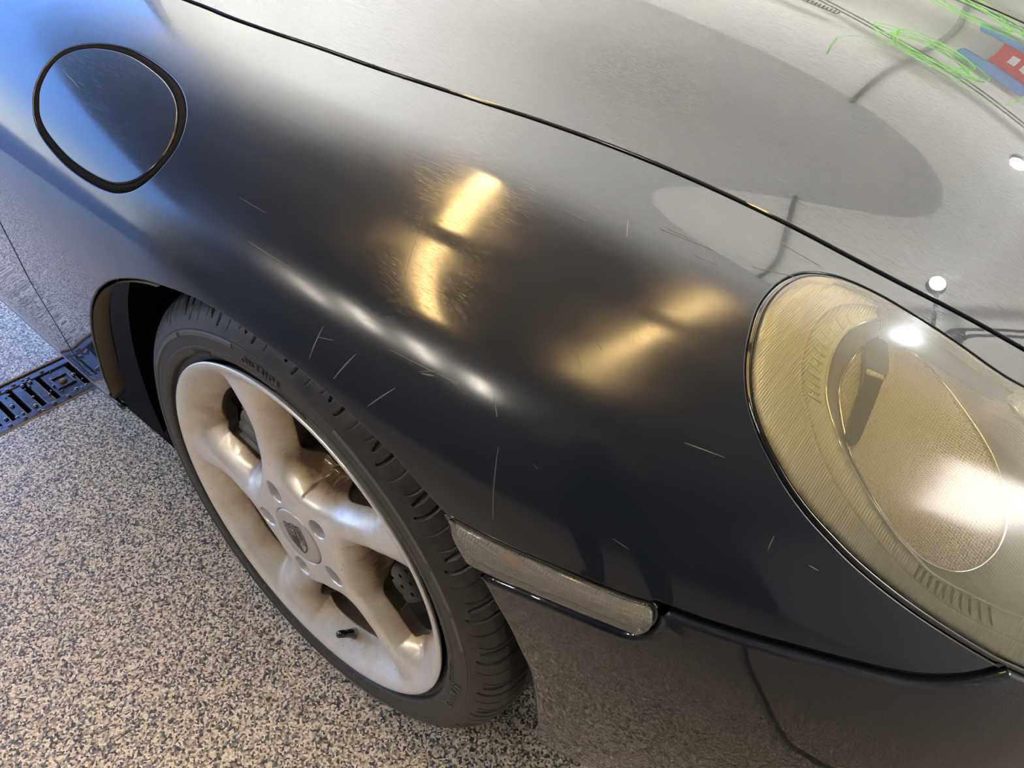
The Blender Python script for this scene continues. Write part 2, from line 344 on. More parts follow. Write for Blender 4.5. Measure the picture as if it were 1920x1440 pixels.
# ------------------------------------------------------------------ body surface (bicubic B-spline over a control net, metres)
YC = 0.855
ROWS=[
(-1.30,[(.13,.215),(.052,.205),(.010,.243),(.012,.36),(-.002,.48),(.000,.60),(.012,.69),(.045,.765),(.10,0.823),(.17,0.859),(.26,.87),(.42,0.881),(.62,0.897),(YC,.905)]),
(-.90,[(.13,.215),(.047,.205),(.006,.243),(.006,.36),(-.008,.48),(-.006,.60),(.006,.69),(.04,.755),(.09,0.798),(.16,0.824),(.25,.832),(.42,0.841),(.62,0.862),(YC,.875)]),
(-.60,[(.13,.215),(.042,.203),(.0,.241),(-.002,.36),(-.016,.48),(-.018,.60),(-.004,.69),(.032,.748),(.085,0.785),(.16,0.804),(.25,.808),(.42,0.816),(.62,0.837),(YC,.85)]),
(-.32,[(.13,.215),(.037,.203),(-.004,.241),(-.010,.36),(-.028,.48),(-.034,.60),(-.016,.69),(.024,.745),(.085,0.775),(.17,0.787),(.26,.787),(.42,0.793),(.62,0.812),(YC,.825)]),
(-.06,[(.13,.20),(.04,.20),(.006,.24),(-.012,.36),(-.032,.48),(-.040,.60),(-.020,.69),(.024,.738),(.09,0.762),(.18,0.771),(.28,.768),(.44,0.77),(.63,0.787),(YC,.80)]),
(.16,[(.13,.175),(.045,.178),(.012,.225),(-.006,.36),(-.026,.48),(-.036,.60),(-.012,.68),(.038,.727),(.11,0.748),(.20,0.754),(.31,.747),(.46,0.744),(.64,0.759),(YC,.772)]),
(.34,[(.13,.165),(.055,.165),(.022,.215),(.010,.36),(-.004,.48),(-.008,.58),(.018,.655),(.075,.703),(.15,0.728),(.24,0.732),(.34,.720),(.48,0.714),(.65,0.727),(YC,.738)]),
(.48,[(.15,.17),(.08,.20),(.055,.25),(.038,.36),(.034,.48),(.042,.56),(.072,.625),(.130,.672),(.20,0.698),(.28,0.702),(.37,.688),(.50,0.68),(.66,0.689),(YC,.70)]),
(.60,[(.18,.17),(.12,.20),(.095,.25),(.080,.36),(.086,.47),(.105,.54),(.145,.595),(.20,.635),(.265,0.658),(.33,0.662),(.41,.650),(.52,0.642),(.67,0.649),(YC,.66)]),
(.70,[(.24,.17),(.18,.20),(.15,.25),(.135,.36),(.15,.46),(.18,.52),(.23,.563),(.285,.592),(.34,.608),(.40,.612),(.47,.606),(.56,.604),(.69,.608),(YC,.612)]),
(.79,[(.34,.17),(.28,.20),(.24,.25),(.225,.36),(.25,.45),(.29,.50),(.34,.53),(.39,.548),(.44,.557),(.49,.56),(.54,.558),(.61,.556),(.71,.558),(YC,.56)]),
(.85,[(.50,.17),(.44,.20),(.40,.25),(.38,.36),(.41,.44),(.45,.475),(.49,.492),(.53,.502),(.57,.507),(.61,.509),(.65,.509),(.70,.509),(.77,.509),(YC,.51)]),
(.875,[(YC,.17),(YC,.20),(YC,.25),(YC,.36),(YC,.43),(YC,.455),(YC,.468),(YC,.476),(YC,.480),(YC,.483),(YC,.485),(YC,.487),(YC,.49),(YC,.495)]),
]
P = np.array([[(x, a, b_) for a, b_ in r] for x, r in ROWS], float)
P[-1, :5, 0] += 0.015
P = np.concatenate([2 * P[:1] - P[1:2], P, 2 * P[-1:] - P[-2:-1]], 0)
P = np.concatenate([2 * P[:, :1] - P[:, 1:2], P, 2 * P[:, -1:] - P[:, -2:-1]], 1)
P[:, -1, 1] = 2 * YC - P[:, -3, 1]; P[:, -1, 2] = P[:, -3, 2]; P[:, -1, 0] = P[:, -3, 0]
P[-1, :, 1] = 2 * YC - P[-3, :, 1]; P[-1, :, 2] = P[-3, :, 2]; P[-1, :, 0] = P[-3, :, 0]
NU, NV = P.shape[0] - 3, P.shape[1] - 3
def bas(t):
    return np.stack([(1 - 3 * t + 3 * t * t - t ** 3) / 6, (4 - 6 * t * t + 3 * t ** 3) / 6, (1 + 3 * t + 3 * t * t - 3 * t ** 3) / 6, t ** 3 / 6], -1)
def dbas(t):
    return np.stack([(-1 + 2 * t - t * t) / 2, (-4 * t + 3 * t * t) / 2, (1 + 2 * t - 3 * t * t) / 2, t * t / 2], -1)
def ev(u, v):
    u = np.clip(np.asarray(u, float), 0, NU - 1e-9); v = np.clip(np.asarray(v, float), 0, NV - 1e-9)
    i = np.floor(u).astype(int); j = np.floor(v).astype(int); k = np.arange(4)
    G = P[(i[..., None, None] + k[:, None]), (j[..., None, None] + k[None, :])]
    a, b_, da, db = bas(u - i), bas(v - j), dbas(u - i), dbas(v - j)
    S = np.einsum('...i,...j,...ijk->...k', a, b_, G); Su = np.einsum('...i,...j,...ijk->...k', da, b_, G); Sv = np.einsum('...i,...j,...ijk->...k', a, db, G)
    n = np.cross(Su, Sv); n /= np.linalg.norm(n, axis=-1, keepdims=True) + 1e-12
    return S, Su, Sv, n
def surf_body(uv, off=0.0):
    S, Su, Sv, n = ev(uv[:, 0], uv[:, 1]); return S - n * off, Su, Sv, n

def pip(pts, poly):
    x, y = pts[:, 0], pts[:, 1]; inside = np.zeros(len(pts), bool); px, py = poly[:, 0], poly[:, 1]; qx, qy = np.roll(px, -1), np.roll(py, -1)
    for k in range(len(poly)):
        c = (py[k] > y) != (qy[k] > y)
        if qy[k] != py[k]: inside ^= c & (x < (qx[k] - px[k]) * (y - py[k]) / (qy[k] - py[k]) + px[k])
    return inside

def resample(poly, f, step):
    poly = poly[np.linalg.norm(np.roll(poly, -1, 0) - poly, axis=1) > 1e-4]
    S = f(poly)[0]; d = np.linalg.norm(np.roll(S, -1, 0) - S, axis=1); out = []
    for k in range(len(poly)):
        m = max(1, int(round(d[k] / step)))
        for t in range(m): out.append(poly[k] + (poly[(k + 1) % len(poly)] - poly[k]) * t / m)
    return np.array(out)

def panel(name, f, outer, holes=(), grid=(0.06, 0.12), gap=0.004, r=0.0018, depth=0.012, step=0.006, m=None, parent=None, ret=None, attrs=None, grid_pts=None, edge=True, kind=None, wall=None):
    """One body panel: trimmed piece of surface f with rolled edges and a return flange all round."""
    loops = []
    area2 = lambda q: 0.5 * np.sum(q[:, 0] * np.roll(q[:, 1], -1) - np.roll(q[:, 0], -1) * q[:, 1])
    for k, q in enumerate([outer] + list(holes)):
        q = resample(np.asarray(q, float), f, step)
        if (area2(q) > 0) != (k == 0): q = q[::-1]
        S, Su, Sv, n = f(q)
        T = np.roll(S, -1, 0) - np.roll(S, 1, 0); T /= np.linalg.norm(T, axis=1, keepdims=True) + 1e-12
        D = np.cross(n, T); D /= np.linalg.norm(D, axis=1, keepdims=True) + 1e-12
        # surface orientation: n may be +-(Su x Sv); make D point to the left of the loop in parameter space
        def to_uv(D):
            A = np.stack([Su, Sv], -1); AtA = np.einsum('kji,kjl->kil', A, A); Atb = np.einsum('kji,kj->ki', A, D)
            return np.linalg.solve(AtA + 1e-9 * np.eye(2), Atb[..., None])[..., 0]
        dv = to_uv(D); tv = np.roll(q, -1, 0) - np.roll(q, 1, 0)
        sg = np.sign(np.median(tv[:, 0] * dv[:, 1] - tv[:, 1] * dv[:, 0]))
        D *= sg; dv *= sg
        q2 = q + np.clip(dv * (gap / 2 + (r if edge else 0)), -0.15, 0.15)
        keep = np.ones(len(q2), bool)
        for _ in range(2):
            tq = np.roll(q, -1, 0) - q; t2 = np.roll(q2, -1, 0) - q2
            bad = (tq * t2).sum(1) < 0
            if not bad.any(): break
            i = np.where(bad)[0]; q2[i] = 0.5 * (q2[i] + q2[(i + 1) % len(q2)]); q2[(i + 1) % len(q2)] = q2[i] + (tq[i]) * 1e-3
        loops.append(q2)
    allb = np.concatenate(loops)
    lo, hi = loops[0].min(0), loops[0].max(0)
    if grid_pts is None:
        gu = np.arange(lo[0], hi[0], grid[0]); gv = np.arange(lo[1], hi[1], grid[1])
        g = np.stack(np.meshgrid(gu, gv, indexing='ij'), -1).reshape(-1, 2)
    else: g = grid_pts
    ins = pip(g, loops[0])
    for h in loops[1:]: ins &= ~pip(g, h)
    g = g[ins]
    keep = np.ones(len(g), bool)
    for c0 in range(0, len(g), 4000):
        gg = g[c0:c0 + 4000]
        dd = ((gg[:, None, :] - allb[None]) / np.array(grid)) ** 2
        keep[c0:c0 + 4000] = dd.sum(-1).min(1) > 0.16
    g = g[keep]
    pts = np.concatenate([allb, g]); edges = []; s = 0
    for q in loops:
        m_ = len(q); edges += [(s + i, s + (i + 1) % m_) for i in range(m_)]; s += m_
    sc_ = np.array(grid)
    vo, eo, fo, ov, oe, of = delaunay_2d_cdt([Vector((p[0] / sc_[0], p[1] / sc_[1])) for p in pts], edges, [], 0, 1e-5)
    vo = np.array([(p.x, p.y) for p in vo]) * sc_
    fo = np.array([tuple(x) for x in fo if len(x) == 3])
    cen = vo[fo].mean(1); ok = pip(cen, loops[0])
    for h in loops[1:]: ok &= ~pip(cen, h)
    fo = fo[ok]
    S, Su, Sv, n = f(vo)
    # orient faces along n
    fn = np.cross(S[fo[:, 1]] - S[fo[:, 0]], S[fo[:, 2]] - S[fo[:, 0]]); flip = (fn * n[fo[:, 0]]).sum(1) < 0
    fo[flip] = fo[flip][:, ::-1]
    V = [S]; NN = [n]; UV = [vo]; F = [tuple(x) for x in fo]; base = len(S)
    wranges = []
    if edge:
        for q in loops:
            S0, Su, Sv, n0 = f(q); T = np.roll(S0, -1, 0) - np.roll(S0, 1, 0); T /= np.linalg.norm(T, axis=1, keepdims=True) + 1e-12
            D = np.cross(n0, T); A = np.stack([Su, Sv], -1); dv = np.linalg.solve(np.einsum('kji,kjl->kil', A, A) + 1e-9 * np.eye(2), np.einsum('kji,kj->ki', A, D)[..., None])[..., 0]
            tv = np.roll(q, -1, 0) - np.roll(q, 1, 0); D *= np.sign(np.median(tv[:, 0] * dv[:, 1] - tv[:, 1] * dv[:, 0])); O = -D
            rings = [(S0, n0)]
            for a in (0.5, 1.0, 1.5708): rings.append((S0 + O * r * math.sin(a) - n0 * r * (1 - math.cos(a)), O * math.sin(a) + n0 * math.cos(a)))
            W = -n0 * depth if ret is None else ret(q, S0, n0, O, depth)
            rings.append((rings[-1][0] + 0.001 * W / (np.linalg.norm(W, axis=1, keepdims=True) + 1e-9), O)); rings.append((rings[-1][0] + W, O))
            m_ = len(q); st = base
            for (s_, nn) in rings: V.append(s_); NN.append(nn); UV.append(q); base += m_
            for k in range(len(rings) - 1):
                a0, b0 = st + k * m_, st + (k + 1) * m_
                for i in range(m_):
                    j = (i + 1) % m_; F.append((a0 + i, a0 + j, b0 + j, b0 + i))
            wranges.append((len(F) - 2 * m_, len(F)))
            # fix orientation of this strip
            i0 = len(F) - (len(rings) - 1) * m_
            VV = np.concatenate(V); NA = np.concatenate(NN)
            f0 = F[i0 + m_]; nf = np.cross(VV[f0[1]] - VV[f0[0]], VV[f0[2]] - VV[f0[0]])
            if nf @ NA[f0[0]] < 0: F[i0:] = [x[::-1] for x in F[i0:]]
    V = np.concatenate(V); NN = np.concatenate(NN); UV = np.concatenate(UV)
    o = mesh_obj(name, V, F, m, parent, True, NN, kind)
    if wall and edge:
        o.data.materials.append(wall)
        mi = np.zeros(len(o.data.polygons), dtype=np.int32)
        for a0, a1 in wranges: mi[a0:a1] = 1
        o.data.polygons.foreach_set('material_index', mi)
    if attrs:
        for an, fn_ in attrs.items():
            a = o.data.attributes.new(an, 'FLOAT', 'POINT'); a.data.foreach_set('value', fn_(UV).astype(np.float32))
    return o

# trim curves in the surface's own (u, v)
CV = {
'seam': [(2.654, 9.819), (2.942, 9.846), (3.169, 9.89), (3.469, 9.968), (3.828, 10.027), (4.332, 10.145), (4.607, 10.21), (4.894, 10.256), (5.19, 10.286), (5.502, 10.295), (5.829, 10.285), (6.173, 10.265), (6.539, 10.228), (6.912, 10.212), (7.296, 10.215), (7.79, 10.173)],
'fuel': [(2.776, 6.829), (2.739, 7.005), (2.714, 7.21), (2.692, 7.474), (2.687, 7.754), (2.712, 7.988), (2.757, 8.153), (2.815, 8.271), (2.907, 8.366), (3.008, 8.399), (3.146, 8.363), (3.292, 8.275), (3.422, 8.123), (3.532, 7.91), (3.618, 7.65), (3.673, 7.367), (3.688, 7.087), (3.672, 6.804), (3.622, 6.561), (3.553, 6.407), (3.468, 6.313), (3.336, 6.268), (3.169, 6.279), (3.026, 6.357), (2.907, 6.473), (2.828, 6.627)],
'hl': [(7.907, 9.422), (7.676, 9.492), (7.467, 9.615), (7.264, 9.712), (7.069, 9.775), (6.877, 9.828), (6.698, 9.835), (6.552, 9.789), (6.441, 9.653), (6.387, 9.454), (6.371, 9.162), (6.396, 8.738), (6.465, 8.297), (6.542, 7.926), (6.632, 7.611), (6.717, 7.388), (6.816, 7.182), (6.935, 6.982), (7.056, 6.798), (7.209, 6.606), (7.364, 6.445), (7.518, 6.293), (7.694, 6.142), (7.883, 5.995), (8.073, 5.859), (8.268, 5.728), (8.47, 5.594), (8.658, 5.479)],
'indtop': [(5.615, 4.957), (5.732, 4.959), (5.948, 4.976), (6.16, 5.008), (6.373, 5.023), (6.586, 5.034), (6.71, 5.066)],
'indend': [(6.744, 5.012), (6.759, 4.907), (6.745, 4.778), (6.687, 4.671), (6.612, 4.629)],
'indbot': [(6.47, 4.613), (6.3, 4.597), (6.077, 4.564), (5.908, 4.523), (5.783, 4.509)],
'bseam': [(6.736, 5.099), (6.906, 5.094), (7.112, 5.103), (7.326, 5.118), (7.508, 5.131), (7.746, 5.137), (8.0, 5.139), (8.207, 5.16), (8.404, 5.238), (8.541, 5.341), (8.658, 5.479)],
'arch': [(2.559, 2.345), (2.632, 2.842), (2.786, 3.459), (2.978, 4.048), (3.149, 4.488), (3.316, 4.838), (3.476, 5.103), (3.616, 5.278), (3.751, 5.411), (3.873, 5.493), (4.025, 5.582), (4.17, 5.639), (4.377, 5.649), (4.642, 5.611), (4.771, 5.578), (4.897, 5.527), (5.053, 5.451), (5.206, 5.349), (5.328, 5.26), (5.45, 5.124), (5.555, 5.013), (5.615, 4.957)],
'archf': [(5.783, 4.509), (5.884, 4.167), (5.963, 3.896), (6.022, 3.633), (6.081, 3.375), (6.112, 3.001), (6.127, 2.498)],
'door': [(2.209, 4.545), (2.222, 4.15), (2.185, 3.663), (2.196, 3.201), (2.216, 2.862), (2.247, 2.427)],
'crease': [(7.264, 4.878), (7.332, 4.675), (7.495, 4.257), (7.679, 3.932), (7.844, 3.8), (8.032, 3.697)],
}
CH = {
'C1': [(7.984, 9.378), (7.658, 9.607), (7.455, 9.73), (7.232, 9.834), (7.014, 9.859), (6.842, 9.817), (6.731, 9.693), (6.671, 9.478), (6.653, 9.187), (6.686, 8.768), (6.756, 8.328), (6.838, 8.006), (6.921, 7.774), (7.079, 7.384), (7.234, 7.087), (7.395, 6.842), (7.574, 6.611), (7.776, 6.382), (8.055, 6.124), (8.323, 5.938), (8.592, 5.798)],
'C2': [(8.105, 9.166), (7.829, 9.6), (7.548, 9.875), (7.354, 9.981), (7.189, 10.014), (7.065, 9.963), (6.971, 9.856), (6.901, 9.721), (6.86, 9.563), (6.832, 9.342), (6.832, 9.008), (6.878, 8.584), (6.947, 8.21), (7.026, 7.942), (7.18, 7.571), (7.315, 7.313), (7.44, 7.1), (7.591, 6.876), (7.736, 6.681), (7.904, 6.492), (8.067, 6.333), (8.4, 6.161), (8.735, 6.047)],
'E': [(7.041, 9.909), (6.974, 9.721), (6.952, 9.352), (6.97, 8.893), (7.024, 8.493), (7.118, 8.141), (7.229, 7.804), (7.352, 7.503), (7.507, 7.205), (7.675, 6.922), (7.852, 6.683), (8.036, 6.494), (8.23, 6.431), (8.368, 6.544), (8.435, 6.812), (8.435, 7.138), (8.381, 7.498), (8.254, 7.954), (8.087, 8.427), (7.933, 8.767), (7.767, 9.086), (7.576, 9.413), (7.402, 9.641), (7.268, 9.773), (7.149, 9.834)],
'shade': [(6.951, 9.502), (7.044, 9.67), (7.167, 9.197), (7.198, 8.837), (7.261, 8.207), (7.297, 7.71), (7.216, 7.819), (7.154, 8.282), (7.083, 8.84)],
'tab': [(7.082, 8.879), (7.19, 8.907), (7.168, 8.977), (7.065, 8.97)],
}

C1S = {k: np.array(v) for k, v in CV.items()}
seam = catmull(np.concatenate([[(0.6, 9.35), (1.6, 9.6)], C1S['seam'], [(8.6, 10.05), (9.4, 10.3), (10.3, 10.9), (10.9, 11.9), (11.1, 13.0), (11.15, 13.99)]]), 5)
hl = catmull(np.concatenate([C1S['hl'], [(9.0, 5.35), (9.5, 5.55), (9.85, 6.3), (9.95, 7.3), (9.75, 8.4), (9.2, 9.2), (8.6, 9.42)]]), 4, True)
fuel = catmull(C1S['fuel'], 4, True)
arch = catmull(np.concatenate([[(2.40, 1.75), (2.46, 2.05)], C1S['arch']]), 4)
archf = catmull(np.concatenate([C1S['archf'], [(6.10, 2.0), (6.08, 1.65), (6.05, 1.0)]]), 4)
indtop = catmull(C1S['indtop'], 3); indend = catmull(C1S['indend'], 4); indbot = catmull(C1S['indbot'], 3)
bseam = catmull(C1S['bseam'], 4)
door = catmull(np.concatenate([[(2.14, 7.2), (2.17, 6.6), (2.2, 5.8), (2.205, 5.0)], C1S['door'], [(2.23, 1.6)]]), 4)
# split the headlight outline where the bumper seam meets it (index of the last traced point)
hl_corner = 4 * (len(C1S['hl']) - 1)
i_top = 0

def dull(uv):
    # the dulled band: upper fender side between the crest and the wheel-arch lip
    u, v = uv[:, 0], uv[:, 1]
    s = lambda x: np.clip(x, 0, 1) ** 2 * (3 - 2 * np.clip(x, 0, 1))
    top = 9.45 - 0.10 * np.clip(u - 3, 0, 4)
    return s((top - v) / 0.4) * s((v - 4.9 - 0.25 * np.clip(4.5 - u, 0, 2)) / 1.3)

car = empty('car'); tag(car, 'dark blue sports car seen over its right front wing, wheel and headlight', 'car')
IN_Y = np.array([0, 1.0, 0])
def arch_ret(q, S, n, O, depth):
    # around the wheel arch the flange turns inboard, elsewhere it goes straight down
    rr = np.hypot(S[:, 0], S[:, 2] - 0.312)
    w_ = np.clip((0.47 - rr) / 0.04, 0, 1) * (S[:, 1] < 0.12)
    W = -n * depth
    W2 = np.tile(IN_Y * 0.026, (len(S), 1)) + np.stack([S[:, 0], 0 * rr, S[:, 2] - 0.312], 1) / rr[:, None] * 0.004
    return W * (1 - w_[:, None]) + W2 * w_[:, None]

sm = seam[seam[:, 0] <= 9.35]
k_f = 4 * (len(C1S['hl']) + 5)
# fender: seam forward, back along the headlight's inner edge to its tip, down the outer edge, bumper seam, marker, arch, sill, door gap
path_h = np.concatenate([hl[k_f:], hl[:hl_corner + 1]])
fender_poly = np.concatenate([sm, path_h, bseam[::-1][1:], indtop[::-1], arch[::-1], [(2.3, 1.62)], [(2.23, 1.6)], door[::-1][1:], [(0.62, 7.25)]])
panel('fender', surf_body, fender_poly, [fuel], gap=0.0062, wall=M['black'], m=M['paint_f'], parent=car, ret=arch_ret, attrs={'dull': dull}, grid=(0.05, 0.10))
panel('fuel_door', surf_body, fuel, m=M['paint_f'], wall=M['gloss_black'], parent=car, gap=0.0115, r=0.0022, attrs={'dull': lambda q: dull(q) * 0.55}, grid=(0.04, 0.08))
door_poly = np.concatenate([door, [(0.3, 1.6), (0.05, 1.6), (0.05, 7.2)]])
panel('door', surf_body, door_poly, wall=M['black'], gap=0.0035, m=M['paint'], parent=car, grid=(0.06, 0.12))
# bumper
hl_front = hl[hl_corner:k_f + 1]
bump_poly = np.concatenate([archf[::-1], indbot[::-1], indend[::-1], [bseam[0]], bseam[1:], hl_front[1:], seam[seam[:, 0] > 9.35][:], [(12.9, 13.99), (12.9, 1.0)]])
surf_bump = lambda uv, off=0.0: (lambda R_: (R_[0] + R_[3] * 0.003, R_[1], R_[2], R_[3]))(surf_body(uv))
panel('bumper', surf_bump, bump_poly, gap=0.0055, r=0.006, wall=M['black'], m=M['paint'], parent=car, ret=arch_ret, grid=(0.05, 0.12))
tag(bpy.data.objects['bumper'], 'lower front bumper panel mirroring the flake floor')

# bonnet spans both halves: one surface mirrored about the centreline through v > NV
def surf_full(uv, off=0.0):
    mir = uv[:, 1] > NV
    v = np.where(mir, 2 * NV - uv[:, 1], uv[:, 1]); S, Su, Sv, n = ev(uv[:, 0], v); S = S.copy()
    for A in (S,): A[mir, 1] = 2 * YC - A[mir, 1]
    Su = Su.copy(); Sv = Sv.copy(); n = n.copy()
    Su[mir, 1] *= -1; n[mir, 1] *= -1; Sv[mir] *= -1; Sv[mir, 1] *= -1
    return S, Su, Sv, n
NVf = NV
hs = seam[seam[:, 0] > 1.2]
hs = hs[hs[:, 1] < 13.9]
hm = hs[::-1].copy(); hm[:, 1] = 2 * NV - hm[:, 1]
panel('bonnet', surf_full, np.concatenate([hs, hm]), wall=M['black'], gap=0.0062, r=0.0024, m=M['paint'], parent=car, grid=(0.06, 0.16), depth=0.014)

# seals and dark backing behind every gap
def strip(name, q, off, rad, m, parent, closed=False):
    S, _, _, n = ev(q[:, 0], q[:, 1]); return tube(name, S - n * off, rad, m, parent, 8, closed)
strip('seal', seam, 0.012, 0.006, M['liner'], car)
strip('seal', door, 0.012, 0.006, M['black'], car)
strip('seal', 0.5 * fuel + 0.5 * (fuel.mean(0) + (fuel - fuel.mean(0)) * 0.975), 0.0062, 0.0062, M['liner'], bpy.data.objects['fuel_door'], True)
strip('seal', np.concatenate([bseam, hl_front[1:]]), 0.011, 0.0055, M['black'], car)
tag(strip('headlight_seal', hl, 0.0035, 0.0032, M['gloss_black'], car, True), 'black rubber seal round the headlight')
# fuel door: thin black rubber bead visible in the gap
# sill strip below door and wing
us = np.linspace(0.1, 2.48, 60); S, _, _, n = ev(us, np.full(60, 1.75))
tag(tube('sill_strip', S + np.array([0, 0.004, -0.004]), 0.0055, M['gloss_black'], car), 'glossy black sill strip along the lower edge')
# plain sill underside and inner structure
us = np.linspace(0.1, 3.0, 60); S, _, _, n = ev(us, np.full(60, 1.7))
V = []; F = []
for i, p in enumerate(S):
    V += [(p[0], p[1] + 0.005, p[2] - 0.002), (p[0], p[1] + 0.05, p[2] - 0.035), (p[0], p[1] + 0.5, p[2] - 0.05)]
    if i: k = 3 * i; F += [(k - 3, k, k + 1, k - 2), (k - 2, k + 1, k + 2, k - 1)]
mesh_obj('underside', V, F, M['liner'], car, True)

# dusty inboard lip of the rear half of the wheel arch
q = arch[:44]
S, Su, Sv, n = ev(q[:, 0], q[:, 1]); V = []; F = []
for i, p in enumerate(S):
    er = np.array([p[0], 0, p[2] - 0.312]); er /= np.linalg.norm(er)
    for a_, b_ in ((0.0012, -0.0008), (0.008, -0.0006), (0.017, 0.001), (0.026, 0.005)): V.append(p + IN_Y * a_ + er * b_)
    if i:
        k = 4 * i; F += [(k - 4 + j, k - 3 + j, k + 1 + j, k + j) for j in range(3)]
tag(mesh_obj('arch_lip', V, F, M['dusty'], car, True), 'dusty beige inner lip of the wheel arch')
# ------------------------------------------------------------------ wheel (axis along Y, outer rim plane y = 0, centre z = 0.312)
WZ = 0.312
wheel = empty('wheel', (0, 0, 0), car); tag(wheel, 'silver five spoke alloy wheel with twisted spokes and brown brake dust')
SP0 = 36.0
def sst(x): x = np.clip(x, 0, 1); return x * x * (3 - 2 * x)
def spoke_dist(x, z):
    """signed linear distance to the nearest spoke centreline (centrelines swirl with the radius)"""
    r = np.hypot(x, z); a = np.degrees(np.arctan2(z, x)); c = SP0 + 9 * (1 - sst((r - 0.05) / 0.13)) - 2
    ph = (a - c + 36) % 72 - 36
    return r * np.radians(ph), ph, r
def half_w(r): return np.interp(r, [0.06, 0.09, 0.12, 0.15, 0.18, 0.20, 0.235], [0.060, 0.042, 0.033, 0.031, 0.036, 0.049, 0.085])
def face_y(x, z):
    d, ph, r = spoke_dist(x, z)
    ring = np.interp(r, [0.0, 0.17, 0.190, 0.200, 0.210, 0.218, 0.225, 0.230, 0.236, 0.239, 0.2405], [0.060, 0.056, 0.042, 0.031, 0.021, 0.0135, 0.0070, 0.0035, 0.0008, 0.0006, 0.003])
    hw = half_w(r)
    t = np.abs(d) / hw
    crest = np.interp(r, [0.0, 0.08, 0.11, 0.15, 0.19, 0.225, 0.25], [0.0015, 0.0025, 0.006, 0.008, 0.006, 0.006, 0.012])
    # twisted section: the clockwise flank falls away gently, the other one is crisp
    fall = np.where(d > 0, 0.034 * np.clip(t, 0, 1.3) ** 3.2, 0.036 * np.clip(t, 0, 1.3) ** 1.9)
    spk = crest + fall * sst((r - 0.070) / 0.045)
    k = 0.006
    h = np.clip(0.5 + 0.5 * (ring - spk) / k, 0, 1)
    y = ring * (1 - h) + spk * h - k * h * (1 - h)
    return y
def surf_wheel(uv, off=0.0):
    x, z = uv[:, 0], uv[:, 1]; e = 4e-4
    y = face_y(x, z); yx = (face_y(x + e, z) - face_y(x - e, z)) / (2 * e); yz = (face_y(x, z + e) - face_y(x, z - e)) / (2 * e)
    S = np.stack([x, y, z + WZ], 1); Su = np.stack([np.ones_like(x), yx, 0 * x], 1); Sv = np.stack([0 * x, yz, np.ones_like(x)], 1)
    n = np.cross(Su, Sv); n /= np.linalg.norm(n, axis=1, keepdims=True)     # = -Y for a flat face
    n = np.where(n[:, 1:2] > 0, -n, n)
    return S + np.array([0, 1, 0]) * off, Su, Sv, n
def opening(k):
    # window between spokes k and k+1
    out = []
    rs = np.linspace(0.118, 0.187, 9)
    def edge_ang(r, side):
        c = SP0 + 9 * (1 - sst((r - 0.05) / 0.13)) - 2; hwd = np.degrees(half_w(r) * 0.93 / r)
        return c + hwd if side > 0 else c + 72 - hwd
    lo = [(r, edge_ang(r, 1)) for r in rs]; hi = [(r, edge_ang(r, -1)) for r in rs]
    a0, a1 = lo[-1][1], hi[-1][1]
    arc = [(0.196 - 0.004 * abs(2 * s - 1) ** 3, a0 + (a1 - a0) * s) for s in (0.12, 0.3, 0.5, 0.7, 0.88)]
    b0, b1 = lo[0][1], hi[0][1]
    inn = [(0.107 + 0.004 * abs(2 * s - 1) ** 2, b0 + (b1 - b0) * s) for s in (0.82, 0.5, 0.18)]
    pts = lo + arc + hi[::-1] + inn
    q = np.array([(r * math.cos(math.radians(a + 72 * k)), r * math.sin(math.radians(a + 72 * k))) for r, a in pts])
    q = catmull(q, 4, True)
    for _ in range(6): q = 0.5 * q + 0.25 * (np.roll(q, 1, 0) + np.roll(q, -1, 0))
    return q
LUG = [48 + 72 * k for k in range(5)]
def circ(cx, cz, r, n=40, rx=None, ang=0):
    t = np.linspace(0, 2 * np.pi, n, endpoint=False); a, b_ = (rx or r) * np.cos(t), r * np.sin(t)
    return np.stack([cx + a * math.cos(ang) - b_ * math.sin(ang), cz + a * math.sin(ang) + b_ * math.cos(ang)], 1)
opens = [opening(k) for k in range(5)]
lugs = [circ(0.0655 * math.cos(math.radians(a)), 0.0655 * math.sin(math.radians(a)), 0.0125, rx=0.0150, ang=math.radians(a)) for a in LUG]
def ret_wheel(q, S, n, O, depth):
    r = np.hypot(q[:, 0], q[:, 1]); W = np.zeros_like(S); big = (r > 0.10) & (r < 0.235)
    W[:, 1] = np.where(big, 0.030, 0.026); er = np.stack([q[:, 0], 0 * r, q[:, 1]], 1) / r[:, None]
    W += np.where(big[:, None], O * -0.014, O * 0.003)
    out = r > 0.235
    W[out] = np.array([0, 0.004, 0]) - er[out] * 0.004
    return W
gr = []
for r in np.concatenate([np.arange(0.044, 0.10, 0.0035), np.arange(0.10, 0.2405, 0.0024)]):
    m_ = int(2 * math.pi * r / 0.0035); a = np.linspace(0, 2 * np.pi, m_, endpoint=False) + r * 37; gr.append(np.stack([r * np.cos(a), r * np.sin(a)], 1))
gr = np.concatenate(gr)
def dust(uv):
    x, z = uv[:, 0], uv[:, 1]; y = face_y(x, z); d, ph, r = spoke_dist(x, z)
    return np.clip((y - 0.004) / 0.038, 0, 1) * 0.85 + 0.25 * np.exp(-((r - 0.105) / 0.02) ** 2) * (np.abs(d) > 0.02) + 0.02
panel('wheel_face', surf_wheel, circ(0, 0, 0.2405, 200), [circ(0, 0, 0.0415, 60)] + opens + lugs, m=M['silver'], parent=wheel, grid=(0.003, 0.003), grid_pts=gr, gap=0.0, r=0.0022, ret=ret_wheel, attrs={'dust': dust}, step=0.003)
